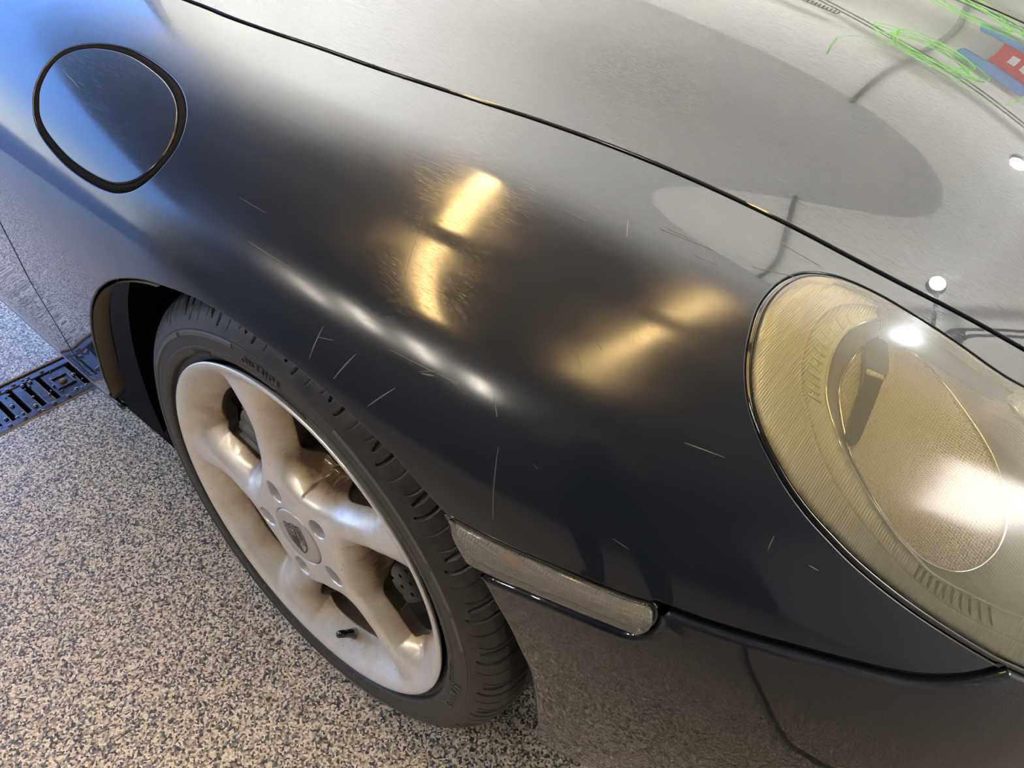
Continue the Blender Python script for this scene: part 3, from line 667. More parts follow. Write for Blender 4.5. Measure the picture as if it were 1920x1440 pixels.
# barrel behind the face
br = lathe('rim_barrel', [(0.002, 0.2375), (0.03, 0.222), (0.05, 0.205), (0.10, 0.196), (0.16, 0.200), (0.205, 0.228), (0.212, 0.240)], 120, M['barrel'], wheel, center=(0, 0, WZ))
tag(br, 'brown dusty inner rim barrel, coloured dark for the shade inside')
# lug bolts inside their holes
for a in LUG:
    x, z = 0.0655 * math.cos(math.radians(a)), 0.0655 * math.sin(math.radians(a))
    bm = bmesh.new(); bmesh.ops.create_cone(bm, cap_ends=True, segments=6, radius1=0.0095, radius2=0.0085, depth=0.012, matrix=Matrix.Translation((x, 0.026, z + WZ)) @ Matrix.Rotation(math.pi / 2, 4, 'X'))
    bmesh.ops.create_cone(bm, cap_ends=True, segments=24, radius1=0.019, radius2=0.019, depth=0.006, matrix=Matrix.Translation((x, 0.034, z + WZ)) @ Matrix.Rotation(math.pi / 2, 4, 'X'))
    bm_obj('lug_bolt', bm, M['rust_b'], wheel)
# centre cap with the engraved crest
cap = lathe('center_cap', [(0.001, 0.0001), (0.0008, 0.010), (0.0008, 0.030), (0.0012, 0.0385), (0.002, 0.0402), (0.004, 0.0408), (0.012, 0.0408)], 72, M['cap'], wheel, center=(0, 0, WZ))
tag(cap, 'silver centre cap with a black crest')
def crest_mesh():
    V = []; F = []
    def line(pts, w_):
        pts = np.array(pts, float)
        for i in range(len(pts) - 1):
            a, b_ = pts[i], pts[i + 1]; d = b_ - a; d /= np.linalg.norm(d) + 1e-9; nn = np.array([-d[1], d[0]]) * w_ / 2; a2 = a - d * w_ * 0.2; b2 = b_ + d * w_ * 0.2
            k = len(V); V.extend([a2 + nn, a2 - nn, b2 - nn, b2 + nn]); F.append((k, k + 1, k + 2, k + 3))
    sh = catmull([(-0.8, 0.98), (-0.35, 0.90), (0, 1.04), (0.35, 0.90), (0.8, 0.98), (0.92, 0.4), (0.86, -0.2), (0.55, -0.75), (0, -1.15), (-0.55, -0.75), (-0.86, -0.2), (-0.92, 0.4)], 4, True)
    line(np.concatenate([sh, sh[:1]]), 0.07)
    line([(-0.9, 0.66), (0.9, 0.66)], 0.05)
    for x in (-0.62, -0.42, -0.22, -0.02, 0.18, 0.38, 0.58): line([(x, 0.72), (x + 0.05, 0.90)], 0.07)
    line([(0, 0.66), (0, 0.3)], 0.04); line([(0, -0.42), (0, -1.1)], 0.04); line([(-0.9, 0.02), (-0.3, 0.02)], 0.04); line([(0.3, 0.02), (0.9, 0.02)], 0.04)
    for x in (0.42, 0.66): line([(x, 0.63), (x, 0.05)], 0.13)
    line([(0.14, 0.63), (0.14, 0.36)], 0.13)
    for x, y in ((-0.62, -0.62), (-0.40, -0.84), (-0.16, -1.0)): line([(x, -0.02), (x, y)], 0.13)
    for s_, oy in ((-1, 0.0), (1, -0.62)):
        for k in range(3):
            y = 0.52 - 0.17 * k + oy; line(catmull([(0.26 * s_, y - 0.05), (0.45 * s_, y + 0.02), (0.66 * s_, y - 0.04), (0.78 * s_, y - 0.12)], 3), 0.05)
            line([(0.48 * s_, y + 0.02), (0.44 * s_, y + 0.10)], 0.04); line([(0.62 * s_, y), (0.64 * s_, y + 0.08)], 0.04)
    s2 = catmull([(-0.28, 0.34), (0, 0.38), (0.28, 0.34), (0.27, -0.12), (0, -0.42), (-0.27, -0.12)], 3, True); line(np.concatenate([s2, s2[:1]]), 0.05)
    line(catmull([(-0.10, 0.22), (0.02, 0.26), (0.06, 0.10), (-0.04, 0.0), (0.06, -0.14), (0.0, -0.28)], 3), 0.09); line([(-0.04, 0.02), (-0.16, 0.10)], 0.06); line([(0.03, -0.1), (0.15, -0.04)], 0.05); line([(-0.02, -0.2), (-0.12, -0.26)], 0.05)
    return V, F
V, F = crest_mesh(); A = math.radians(22); SC = 0.0205
V = [(SC * (x * math.cos(A) - y * math.sin(A)), 0.0004, SC * (x * math.sin(A) + y * math.cos(A)) + WZ) for x, y in np.array(V)]
mesh_obj('crest', V, F, M['black'], wheel)
# valve stem at the lower spoke
p0 = np.array([0.205 * math.cos(math.radians(-78)), 0.028, 0.205 * math.sin(math.radians(-78)) + WZ]); p1 = np.array([0.178 * math.cos(math.radians(-76)), 0.004, 0.178 * math.sin(math.radians(-76)) + WZ])
tag(tube('valve_stem', [p0, p0 * 0.7 + p1 * 0.3, p0 * 0.4 + p1 * 0.6, p1], [0.0085, 0.0065, 0.0055, 0.0050], M['gloss_black'], wheel, 14), 'black rubber valve stem')
# brake disc with drilled holes, hub and caliper
dt = circ(0, 0, 0.159, 120)
flat = lambda yy: (lambda uv, off=0.0: (np.stack([uv[:, 0], np.full(len(uv), yy), uv[:, 1] + WZ], 1), np.tile([1., 0, 0], (len(uv), 1)), np.tile([0., 0, 1.], (len(uv), 1)), np.tile([0., -1., 0], (len(uv), 1))))
hol = []
for k in range(30):
    for j, rr in enumerate((0.118, 0.133, 0.147)):
        a = math.radians(12 * k + 5 * j); hol.append(circ(rr * math.cos(a), rr * math.sin(a), 0.003, 8))
panel('brake_disc', flat(0.075), dt, hol + [circ(0, 0, 0.05, 40)], m=M['disc'], parent=car, grid=(0.02, 0.02), gap=0, r=0.0008, depth=0.02, step=0.006)
tag(bpy.data.objects['brake_disc'], 'drilled steel brake disc behind the spokes')
lathe('brake_hub', [(0.050, 0.001), (0.050, 0.045), (0.056, 0.060), (0.09, 0.062), (0.12, 0.062)], 48, M['barrel'], car, center=(0, 0, WZ))
bm = bmesh.new()
for a in (150, 160, 170, 180, 190, 200, 210):
    ar = math.radians(a); box(bm, (0.145 * math.cos(ar), 0.075, 0.145 * math.sin(ar) + WZ), (0.065, 0.062, 0.030), Matrix.Rotation(-ar, 3, 'Y'))
bmesh.ops.bevel(bm, geom=list(bm.edges), offset=0.008, segments=3, affect='EDGES')
tag(bm_obj('brake_caliper', bm, M['caliper'], car, 0, True), 'grey brake caliper behind the rear spokes')

# ------------------------------------------------------------------ tyre: full ring, tread grooves cut as geometry
R0 = 0.3200
prof = [(0.012, 0.2380), (0.010, 0.2415), (0.0085, 0.2450), (0.0080, 0.2480), (0.0020, 0.2500), (0.0006, 0.2520), (-0.0006, 0.2560), (-0.0008, 0.2600), (-0.0002, 0.2615), (-0.0002, 0.2660),
        (0.0000, 0.2700), (0.0002, 0.2735), (-0.0006, 0.2741), (-0.0002, 0.2770), (0.0000, 0.2800), (0.0009, 0.2806), (0.0010, 0.2825), (0.0018, 0.2838), (0.0028, 0.2862), (0.0045, 0.2895), (0.0070, 0.2945), (0.0105, 0.2995), (0.0155, 0.3050), (0.0220, 0.3100), (0.030, 0.3140), (0.041, 0.3168), (0.06, 0.3185), (0.10, 0.3195), (0.14, 0.3190), (0.17, 0.3175), (0.19, 0.3140), (0.203, 0.305), (0.212, 0.288), (0.216, 0.265), (0.212, 0.244), (0.205, 0.238)]
prof = np.array(prof); seg = np.concatenate([[0], np.cumsum(np.linalg.norm(np.diff(prof, axis=0), axis=1))])
i_sh = 18; s_sh = seg[i_sh]; s_in = seg[30]
ss = np.unique(np.round(np.concatenate([seg[:i_sh + 1], np.linspace(0, s_sh, 40), np.arange(s_sh, s_sh + 0.080, 0.0012), np.arange(s_sh + 0.080, s_in, 0.0028), np.linspace(s_in, seg[-1], 16)]), 5))
py = np.interp(ss, seg, prof[:, 0]); pr_ = np.interp(ss, seg, prof[:, 1])
NT = 2100; th = np.linspace(0, 2 * np.pi, NT, endpoint=False)
TH, SS = np.meshgrid(th, ss, indexing='ij'); WW = SS - s_sh
PITCH = 2 * np.pi / 30
def gro(TH, W_):
    a = ((-TH) % PITCH) / PITCH * 0.0666      # metres along the circumference within one pitch
    dep = np.zeros_like(a)
    def lat(c0, slope, hook, w0, width, depth, hs=0.010, vflare=0.0):
        c = c0 + slope * (W_ - w0) - hook * np.exp(-np.clip(W_ - w0, 0, 1) / hs)
        d = np.abs((a - c + 0.0333) % 0.0666 - 0.0333)
        wd = width * (1 + vflare * np.exp(-np.clip(W_ - w0 - 0.012, -0.02, 1) ** 2 / 0.00008))
        return depth * np.clip((wd - d) / 0.0009, 0, 1) * (W_ > w0) * np.clip((W_ - w0) / 0.002, 0, 1)
    dep = np.maximum(dep, lat(0.010, -0.35, 0.011, 0.011, 0.0009, 0.004))
    dep = np.maximum(dep, lat(0.016, -0.35, 0.004, 0.011, 0.0012, 0.006, vflare=1.8))
    dep = np.maximum(dep, lat(0.036, -0.35, 0.012, 0.005, 0.0021, 0.006))
    dep = np.maximum(dep, lat(0.056, -0.35, 0.012, 0.004, 0.0009, 0.003))
    for c, wd in ((0.070, 0.0045), (0.108, 0.0050), (0.146, 0.0045)):
        dep = np.maximum(dep, 0.0072 * np.clip((wd - np.abs(W_ - c)) / 0.001, 0, 1))
    return dep * (W_ < s_in - s_sh)
RR = np.tile(pr_, (NT, 1)) - gro(TH, WW)
V = np.stack([RR * np.cos(TH), np.tile(py, (NT, 1)), RR * np.sin(TH) + WZ], -1).reshape(-1, 3)
mS = len(ss); ii = np.arange(NT)[:, None]; jj = np.arange(mS - 1)[None]
F = np.stack([ii * mS + jj, ii * mS + jj + 1, ((ii + 1) % NT) * mS + jj + 1, ((ii + 1) % NT) * mS + jj], -1).reshape(-1, 4)[:, ::-1]
tyre = mesh_obj('tire', V, F.copy(), M['rubber'], car, True)
tag(tyre, 'black low profile tyre with curved shoulder grooves')
zflat = None
# raised sidewall ring and blocks
def side_y(r): return np.interp(r, prof[:21, 1], prof[:21, 0])
def bend_text(txt, size, r0, a0, name, m, spacing=1.0, ext=0.0005, flip=False):
    c = bpy.data.curves.new('t', 'FONT'); c.body = txt; c.size = size; c.extrude = ext; c.space_character = spacing; c.resolution_u = 3
    to = bpy.data.objects.new('t', c); COL.objects.link(to)
    dg = bpy.context.evaluated_depsgraph_get(); me = bpy.data.meshes.new_from_object(to.evaluated_get(dg)); bpy.data.objects.remove(to)
    co = np.empty(len(me.vertices) * 3, np.float32); me.vertices.foreach_get('co', co); co = co.reshape(-1, 3)
    r = r0 + co[:, 1]; a = math.radians(a0) - co[:, 0] / r0
    V = np.stack([r * np.cos(a), side_y(r) - 0.0004 - (co[:, 2] + ext) * 1.0, r * np.sin(a) + WZ], 1)
    me.vertices.foreach_set('co', V.astype(np.float32).ravel()); me.update(); me.materials.append(m); me.name = name
    o = bpy.data.objects.new(name, me); COL.objects.link(o); o.parent = tyre; return o
tag(bend_text('OUTSIDE', 0.0115, 0.2640, 95, 'raised_lettering', M['rubber_text'], 1.35), 'raised word OUTSIDE on the upper sidewall')
tag(bend_text('S1 noble2', 0.0150, 0.2610, -6, 'raised_lettering', M['rubber_text'], 1.1), 'raised lettering S1 noble2 on the lower sidewall')
tag(bend_text('DIRECTION RADIAL TUBELESS', 0.0045, 0.2690, 122, 'raised_lettering', M['rubber_text'], 1.1) if False else bend_text('|||||||||||||||||||||||', 0.0045, 0.2530, 119, 'raised_marks', M['rubber_text'], 1.2), 'small raised markings on the upper left sidewall')
bend_text('||| |||||| ||||| |||| |||||||', 0.0045, 0.2540, 84, 'raised_marks', M['rubber_text'], 1.2)
bend_text('||||||  ||||  |||', 0.0055, 0.2540, 2, 'raised_marks', M['rubber_text'], 1.3)
# raised blocks band on the sidewall
def side_patch(name, r0, r1, a0, a1, h, m, n=24):
    V = []; F = []
    for i in range(n + 1):
        a = math.radians(a0 + (a1 - a0) * i / n)
        for r in (r0, r0, r1, r1):
            pass
        for r, hh in ((r0, 0), (r0 + 0.0006, h), (r1 - 0.0006, h), (r1, 0)):
            V.append((r * math.cos(a), float(side_y(r)) - hh, r * math.sin(a) + WZ))
        if i:
            k = 4 * i
            for j in range(3): F.append((k - 4 + j, k - 3 + j, k + 1 + j, k + j))
    F += [(0, 1, 2, 3), tuple(range(len(V) - 4, len(V)))]
    return mesh_obj(name, V, F, m, tyre)
for a0, a1 in ((150, 124), (122, 98), (66, 34), (32, 22), (20, 10), (-60, -66), (-68, -82), (-100, -140)):
    side_patch('raised_band', 0.2745, 0.2800, a0, a1, 0.0007, M['rubber_text'])
for a in range(0, 360, 15):
    side_patch('raised_tick', 0.2515, 0.2600, a, a + 0.35, 0.0006, M['rubber_text'], 1)
# ------------------------------------------------------------------ wheel well
bm = bmesh.new(); NL = 72; prev = None
prl = [(0.024, 0.374), (0.05, 0.395), (0.10, 0.405), (0.30, 0.40), (0.34, 0.30), (0.35, 0.05)]
for i in range(NL + 1):
    a = math.radians(-16 + 208 * i / NL); yo = 0.03 * max(0.0, min(1.0, (0.35 - a) / 0.35))
    cur = [bm.verts.new((r * math.cos(a), y + yo, r * math.sin(a) + WZ + 0.0)) for y, r in prl]
    if prev:
        for k in range(len(prl) - 1): bm.faces.new((prev[k], cur[k], cur[k + 1], prev[k + 1]))
    prev = cur
tag(bm_obj('wheel_arch_liner', bm, M['liner'], car, 0, True), 'black wheel arch liner')
# ------------------------------------------------------------------ headlight
HL = empty('headlight', (0, 0, 0), car); tag(HL, 'large oval headlight behind a yellowed clear lens')
CHc = {k: np.array(v) for k, v in CH.items()}
def even(q, m_, start):
    q = np.concatenate([q, q[:1]]); L = np.concatenate([[0], np.cumsum(np.hypot(*(np.diff(q, axis=0) * np.array([0.12, 0.085])).T))])
    t = np.linspace(0, L[-1], m_, endpoint=False); return np.stack([np.interp(t, L, q[:, 0]), np.interp(t, L, q[:, 1])], 1)
MS = 240
def close_off(q, extra): return catmull(np.concatenate([q, extra]), 5, True)
hlq = hl
c1q = close_off(CHc['C1'], [(9.0, 5.65), (9.5, 5.9), (9.75, 6.5), (9.82, 7.3), (9.6, 8.3), (9.1, 9.0), (8.5, 9.3)])
c2q = close_off(CHc['C2'], [(9.1, 6.05), (9.45, 6.4), (9.6, 7.2), (9.4, 8.1), (8.9, 8.8)])
eq = catmull(CHc['E'], 5, True)
def polar_align(q, c):
    a = np.unwrap(np.arctan2((q[:, 1] - c[1]) * 0.085, (q[:, 0] - c[0]) * 0.12))
    if a[-1] < a[0]: q = q[::-1]; a = np.unwrap(np.arctan2((q[:, 1] - c[1]) * 0.085, (q[:, 0] - c[0]) * 0.12))
    t = np.linspace(-np.pi, np.pi, MS, endpoint=False)
    aa = np.concatenate([a, [a[0] + 2 * np.pi]]); qq = np.concatenate([q, q[:1]])
    a3 = np.concatenate([aa[:-1] - 2 * np.pi, aa[:-1], aa + 2 * np.pi]); q3 = np.concatenate([qq[:-1], qq[:-1], qq]); o_ = np.argsort(a3, kind='stable')
    return np.stack([np.interp(t, a3[o_], q3[o_, 0]), np.interp(t, a3[o_], q3[o_, 1])], 1)
c0 = (8.0, 7.6)
H0, H1, H2 = polar_align(hlq, c0), polar_align(c1q, c0), polar_align(c2q, c0)
cE = (7.65, 8.15); E0 = polar_align(eq, cE); H2e = polar_align(c2q, cE)
def ringmesh(name, levels, m, parent, center=None, smooth=True):
    """levels: list of (uv loop, depth below the lens surface)"""
    V = []; F = []; n_ = len(levels[0][0])
    for q, d in levels:
        S, _, _, n = ev(q[:, 0], q[:, 1]); V.append(S - n * d)
    V = np.concatenate(V)
    for k in range(len(levels) - 1):
        for i in range(n_):
            j = (i + 1) % n_; F.append((k * n_ + i, k * n_ + j, (k + 1) * n_ + j, (k + 1) * n_ + i))
    if center is not None: F.append(tuple(range((len(levels) - 1) * n_, len(levels) * n_)))
    o = mesh_obj(name, V, F, m, parent, smooth)
    bm = bmesh.new(); bm.from_mesh(o.data); bmesh.ops.recalc_face_normals(bm, faces=bm.faces); bm.to_mesh(o.data); bm.free(); return o
mix = lambda a, b_, t: a * (1 - t) + b_ * t
lens_bulge = lambda uv, off=0.0: (lambda R_: (R_[0] + R_[3] * 0.002, R_[1], R_[2], R_[3]))(surf_body(uv))
panel('lens_cover', lens_bulge, hl, m=M['lens'], parent=HL, gap=0.007, r=0.003, depth=0.006, grid=(0.06, 0.12))
tag(ringmesh('bezel', [(H0, 0.006), (mix(H0, H1, 0.04), 0.0065), (mix(H0, H1, 0.5), 0.008), (mix(H0, H1, 0.94), 0.009), (H1, 0.0105)], M['bezel'], HL), 'pale yellow finely ribbed outer band')
tag(ringmesh('step_ring', [(H1, 0.0105), (mix(H1, H2, 0.08), 0.015), (mix(H1, H2, 0.3), 0.017), (mix(H1, H2, 0.7), 0.018), (mix(H1, H2, 0.92), 0.018), (mix(H1, H2, 0.97), 0.016), (H2, 0.017)], M['bezel2'], HL), 'stepped inner band of the headlight')
# teeth on the step ring at its upper left and bottom
def teeth(i0, i1, w0, w1, m):
    for i in range(i0, i1, 2):
        q = np.array([mix(H1[i % MS], H2[i % MS], s) for s in (w0, (w0 + w1) / 2, w1)]); S, _, _, n = ev(q[:, 0], q[:, 1])
        tube('tooth', S - n * np.array([[0.0165], [0.0170], [0.0175]]), 0.0011, m, HL, 6)
angs = np.linspace(-180, 180, MS, endpoint=False)
def idx(a): return int((a + 180) / 360 * MS)
teeth(idx(100), idx(168), 0.30, 0.80, M['tooth'])
teeth(idx(-92), idx(-62), 0.10, 0.85, M['tooth_d'])
tag(tube('chamber_rim', (lambda R_: R_[0] - R_[3] * 0.0165)(ev(H2[:, 0], H2[:, 1])), 0.0013, M['chrome'], HL, 8, True), 'thin bright inner rim')
tag(ringmesh('reflector', [(H2e, 0.020), (mix(H2e, E0, 0.25), 0.026), (mix(H2e, E0, 0.6), 0.032), (mix(H2e, E0, 0.95), 0.034), (E0, 0.036)], M['chamber'], HL), 'grey finely ribbed reflector')
c_ = np.array([[*cE]])
dome = [(E0, 0.034)] + [(mix(E0, np.repeat(c_, MS, 0), t), 0.034 + 0.014 * (1 - (1 - t) ** 2) ) for t in (0.04, 0.15, 0.3, 0.45, 0.6, 0.75, 0.88, 0.97)]
tag(ringmesh('turn_signal_reflector', dome, M['amber'], HL, center=True), 'amber tinted honeycomb reflector')
tag(tube('reflector_rim', (lambda R_: R_[0] - R_[3] * 0.033)(ev(E0[:, 0], E0[:, 1])), 0.0012, M['chrome'], HL, 8, True), 'clear rim of the oval reflector')
def plate(name, q, d, m, th=0.003, bulge=0.0):
    f = lambda uv, off=0.0: (lambda R_: (R_[0] - R_[3] * d, R_[1], R_[2], R_[3]))(surf_body(uv))
    return panel(name, f, q, m=m, parent=HL, gap=0, r=0.0008, depth=th, grid=(0.05, 0.1), step=0.004)
tag(plate('bulb_shade', catmull(CHc['shade'], 4, True), 0.028, M['shade']), 'dark grey curved bulb shade')
tag(plate('shade_band', CHc['tab'], 0.0262, M['bezel']), 'pale yellow tab across the shade')
ringmesh('housing', [(H0, 0.008), (mix(H0, H2, 0.5), 0.05), (mix(H0, H2, 1.0), 0.075)], M['liner'], HL, center=True)

# ------------------------------------------------------------------ side marker lamp
MK = empty('side_marker', (0, 0, 0), car); tag(MK, 'clear ridged side marker lamp between wheel arch and bumper seam')
mq = np.concatenate([indtop, indend, indbot])
def mk_surf(d, bul):
    c = np.array([6.2, 4.79])
    def f(uv, off=0.0):
        S, Su, Sv, n = surf_body(uv); vt = np.interp(uv[:, 0], C1S['indtop'][:, 0], C1S['indtop'][:, 1]); vb = np.interp(uv[:, 0], C1S['indbot'][::-1, 0], C1S['indbot'][::-1, 1])
        t = np.clip((uv[:, 1] - vb) / (vt - vb), 0, 1); hgt = bul * sst(t * 4) * sst((1 - t) * 2.6)
        dh = (bul * (sst((t + .02) * 4) * sst((1 - t - .02) * 2.6) - sst((t - .02) * 4) * sst((1 - t + .02) * 2.6))) / (0.04 * (vt - vb))
        Sv2 = Sv + n * dh[:, None]; n2 = np.cross(Su, Sv2); n2 /= np.linalg.norm(n2, axis=1, keepdims=True); n2 *= np.sign((n2 * n).sum(1))[:, None]
        return S + n * (hgt[:, None] - d), Su, Sv2, n2
    return f
panel('lens_cover', mk_surf(0.0, 0.007), mq, m=M['lens_side'], parent=MK, gap=0.003, r=0.0025, depth=0.01, grid=(0.04, 0.03), step=0.004)
panel('reflector', mk_surf(0.006, 0.006), mq, m=M['marker'], parent=MK, gap=0.004, r=0.001, depth=0.01, grid=(0.04, 0.03), step=0.004)
for (u, v, s, nm) in ((5.98, 4.83, 0.0075, 'orange bulb seen through the lens near the wheel'), (6.60, 4.80, 0.005, 'faint orange glow at the front of the lens')):
    S, _, _, n = ev(np.array([u]), np.array([v])); bm = bmesh.new(); bmesh.ops.create_uvsphere(bm, u_segments=16, v_segments=10, radius=s); o = bm_obj('bulb', bm, M['orange'], MK, 0, True)
    o.data.transform(Matrix.Translation(Vector(S[0] - n[0] * 0.002)) @ Matrix.Diagonal((1.6, 0.7, 0.8, 1))); tag(o, nm)
strip('marker_seal', catmull(mq, 1, True), 0.004, 0.003, M['gloss_black'], MK, True)
# chrome-bright edge of the bumper shoulder under the seam
S, _, _, n = ev(bseam[:, 0], bseam[:, 1] - 0.10)

# ------------------------------------------------------------------ scratches and a stone chip
SCR = [(4.817, 5.808, 4.837, 6.228, 0.00061), (4.959, 5.748, 5.029, 6.136, 0.00066), (5.153, 5.673, 5.255, 6.024, 0.00055), (4.318, 6.686, 4.584, 6.652, 0.00039), (4.833, 6.088, 4.907, 6.145, 0.00033), (5.783, 5.989, 5.859, 5.216, 0.00044), (5.668, 6.435, 5.723, 6.267, 0.00049), (6.508, 6.821, 6.709, 6.834, 0.00049), (5.522, 9.218, 5.61, 8.929, 0.00044), (5.036, 7.202, 4.866, 8.087, 0.00011), (5.69, 9.342, 5.816, 9.33, 0.00044), (5.281, 8.951, 5.402, 8.921, 0.00033), (5.852, 7.276, 5.923, 7.112, 0.00011), (5.928, 9.085, 6.031, 9.083, 0.00049), (6.177, 9.309, 6.398, 9.476, 0.00066), (6.157, 9.93, 6.441, 9.854, 0.00055), (5.332, 9.21, 5.394, 9.194, 0.00044), (5.678, 9.286, 5.966, 9.306, 0.00039), (4.147, 7.149, 4.31, 7.128, 0.00022), (5.336, 6.304, 5.394, 6.348, 0.00066), (5.322, 6.306, 5.389, 6.407, 0.00033), (5.159, 6.37, 5.504, 6.392, 0.00028), (3.747, 10.06, 3.963, 10.011, 0.00016), (2.789, 7.564, 2.973, 7.428, 0.00022), (7.334, 6.083, 7.391, 6.06, 0.00044), (7.108, 6.26, 7.113, 6.108, 0.00049), (3.787, 6.023, 3.812, 5.847, 0.00033), (5.955, 5.992, 5.986, 5.966, 0.00016), (6.424, 5.623, 6.513, 5.583, 0.00028), (5.905, 7.456, 5.944, 7.391, 0.00016), (5.992, 9.216, 6.055, 9.061, 0.00022)]

V = []; F = []
for (u0, v0, u1, v1, wd) in SCR:
    tt = np.linspace(0, 1, 6); uu_ = u0 + (u1 - u0) * tt; vv_ = v0 + (v1 - v0) * tt
    S, Su, Sv, n = ev(uu_, vv_); T = np.gradient(S, axis=0); T /= np.linalg.norm(T, axis=1, keepdims=True); B = np.cross(n, T); k0 = len(V)
    for i in range(6):
        w_ = wd * (0.25 + 0.75 * math.sin(math.pi * (0.08 + 0.84 * tt[i])))
        V += [S[i] - B[i] * w_ + n[i] * 0.00012, S[i] + n[i] * 0.0003, S[i] + B[i] * w_ + n[i] * 0.00012]
        if i:
            k = k0 + 3 * i; F += [(k - 3, k - 2, k + 1, k), (k - 2, k - 1, k + 2, k + 1)]
o = mesh_obj('scratches', V, F, M['scratch'], car, False, kind='stuff'); tag(o, 'fine pale scratches in the paint')

# ------------------------------------------------------------------ floor drain with iron grates
bm = bmesh.new(); mx_ = (DX0 + DX1) / 2
box(bm, (mx_, (DY0 + DY1) / 2, -0.125), (DX1 - DX0, DY1 - DY0, 0.01)); box(bm, (DX0 - 0.003, (DY0 + DY1) / 2, -0.06), (0.006, DY1 - DY0, 0.121)); box(bm, (DX1 + 0.003, (DY0 + DY1) / 2, -0.06), (0.006, DY1 - DY0, 0.121))
dr = bm_obj('trim_3', bm, M['rust']); dr['kind'] = 'structure'
def grate(y0, y1, label):
    g = empty('drain_grate', (mx_, (y0 + y1) / 2, 0)); tag(g, label, 'drain grate', 'iron drain grates'); yc = (y0 + y1) / 2
    W_ = DX1 - DX0 - 0.006; L = y1 - y0 - 0.004
    for sx_ in (-1, 1): boxo('side_rail', (sx_ * (W_ / 2 - 0.010), 0, -0.010), (0.020, L, 0.016), M['iron'], g, 0.002)
    y = y0 + 0.012; k = 0
    bars = []
    while y < y1 - 0.02:
        wide = abs(y - BOLT) < 0.02
        bars.append((y, 0.052 if wide else 0.019)); y += (0.063 if wide else 0.029); k += 1
    for yb, wdt in bars:
        if wdt > 0.03:
            boxo('bolt_plate', (0, yb + wdt / 2 - 0.0095 - yc, -0.011), (W_ - 0.04, wdt, 0.012), M['iron'], g, 0.0015)
            yy = yb + wdt / 2 - 0.0095 - yc
            for dx, dy, sxx, syy in ((0, 0.017, 0.042, 0.004), (0, -0.017, 0.042, 0.004), (0.019, 0, 0.004, 0.034), (-0.019, 0, 0.004, 0.034)):
                boxo('recess_frame', (dx, yy + dy, -0.004), (sxx, syy, 0.004), M['iron'], g, 0.001)
            bm = bmesh.new(); bmesh.ops.create_cone(bm, cap_ends=True, segments=18, radius1=0.009, radius2=0.006, depth=0.005, matrix=Matrix.Translation((0, yy, -0.0035))); bm_obj('bolt', bm, M['rust_b'], g, 0, True)
        else: boxo('bar', (0, yb - yc, -0.011), (W_ - 0.036, wdt, 0.014), M['iron'], g, 0.002)
        for sx_ in (-1, 1):
            bm = bmesh.new(); bmesh.ops.create_uvsphere(bm, u_segments=12, v_segments=8, radius=0.0045, matrix=Matrix.Translation((sx_ * (W_ / 2 - 0.010), yb - yc, -0.0015)) @ Matrix.Diagonal((1.2, 1, 0.45, 1)))
            bm_obj('stud', bm, M['iron'], g, 0, True)
    return g
BOLT = 0.045
g1 = grate(-0.40, 0.35, 'wet rusty iron grate with a bolt recess, half under the car')
BOLT = -9
grate(-1.15, -0.40, 'iron grate running on outward from the wet rusty one'); grate(0.35, 1.10, 'iron grate continuing beneath the car')
rng = random.Random(4); bm = bmesh.new()
for _ in range(130):
    x = rng.uniform(-0.064, 0.064); y = rng.uniform(-0.36, 0.30); r_ = rng.choice((0.0015, 0.002, 0.003, 0.0045)); bmesh.ops.create_uvsphere(bm, u_segments=10, v_segments=6, radius=r_, matrix=Matrix.Translation((x, y, -0.003)) @ Matrix.Diagonal((1.3, 1, 0.6, 1)))
bm_obj('water_drops', bm, M['water'], g1, 0, True, 'stuff')
# black cord on the floor in front of the car (seen mirrored in the bumper)
cord = catmull([(1.75, -1.35, 0.008), (1.35, -0.95, 0.008), (1.12, -0.685, 0.008), (0.99, -0.507, 0.008), (0.87, -0.30, 0.008), (0.832, -0.195, 0.008), (0.854, -0.153, 0.008), (0.95, -0.05, 0.008), (1.2, 0.2, 0.008), (1.5, 0.7, 0.008)], 8)
tag(tube('power_cord', cord, 0.008, M['black']), 'black power cord lying on the floor in front of the bumper', 'cord')

# ------------------------------------------------------------------ things on the back wall, seen mirrored in the bonnet
def wpt(x, z, y=4.34): return (x, y, z)
tag(tube('conduit_pipe', [wpt(-0.10, CZ - 0.02), wpt(-0.09, 2.2), wpt(-0.075, 1.9), wpt(-0.07, 1.2), wpt(-0.02, 0.9), wpt(0.0, 0.13)], 0.022, M['grey']), 'grey conduit pipe running down the back wall', 'pipe')
rl = empty('cable_rail', (0.3, 4.2, 1.65)); tag(rl, 'long metal rail carrying cables along the back wall', 'rail')
for dz in (0.0, 0.05): tube('rail_tube', [(-1.9, 0, -0.42 + dz), (-0.6, 0, -0.10 + dz), (1.6, 0, 0.18 + dz)], 0.012, M['dark'], rl)
for x in (-1.2, 0.9): boxo('bracket', (x, 0.09, -0.24 if x < 0 else 0.10), (0.05, 0.18, 0.08), M['dark'], rl, 0.004)
pts = []
for k in range(110):
    a = k * 0.42; pts.append((-0.02 + 0.30 * math.cos(a) * (1 + 0.25 * math.sin(k * 0.7)), 4.10 + 0.05 * math.sin(k * 1.3), 1.50 + 0.13 * math.sin(a) + 0.05 * math.sin(k * 0.31)))
pts = [(-0.45, 4.12, 2.3), (-0.42, 4.12, 1.8)] + pts + [(0.5, 4.12, 1.7), (0.55, 4.14, 1.3), (0.5, 4.14, 0.8)]
tag(tube('air_hose', catmull(pts, 3), 0.0055, M['green'], None, 8), 'bright green hose coiled over the cable rail', 'hose')
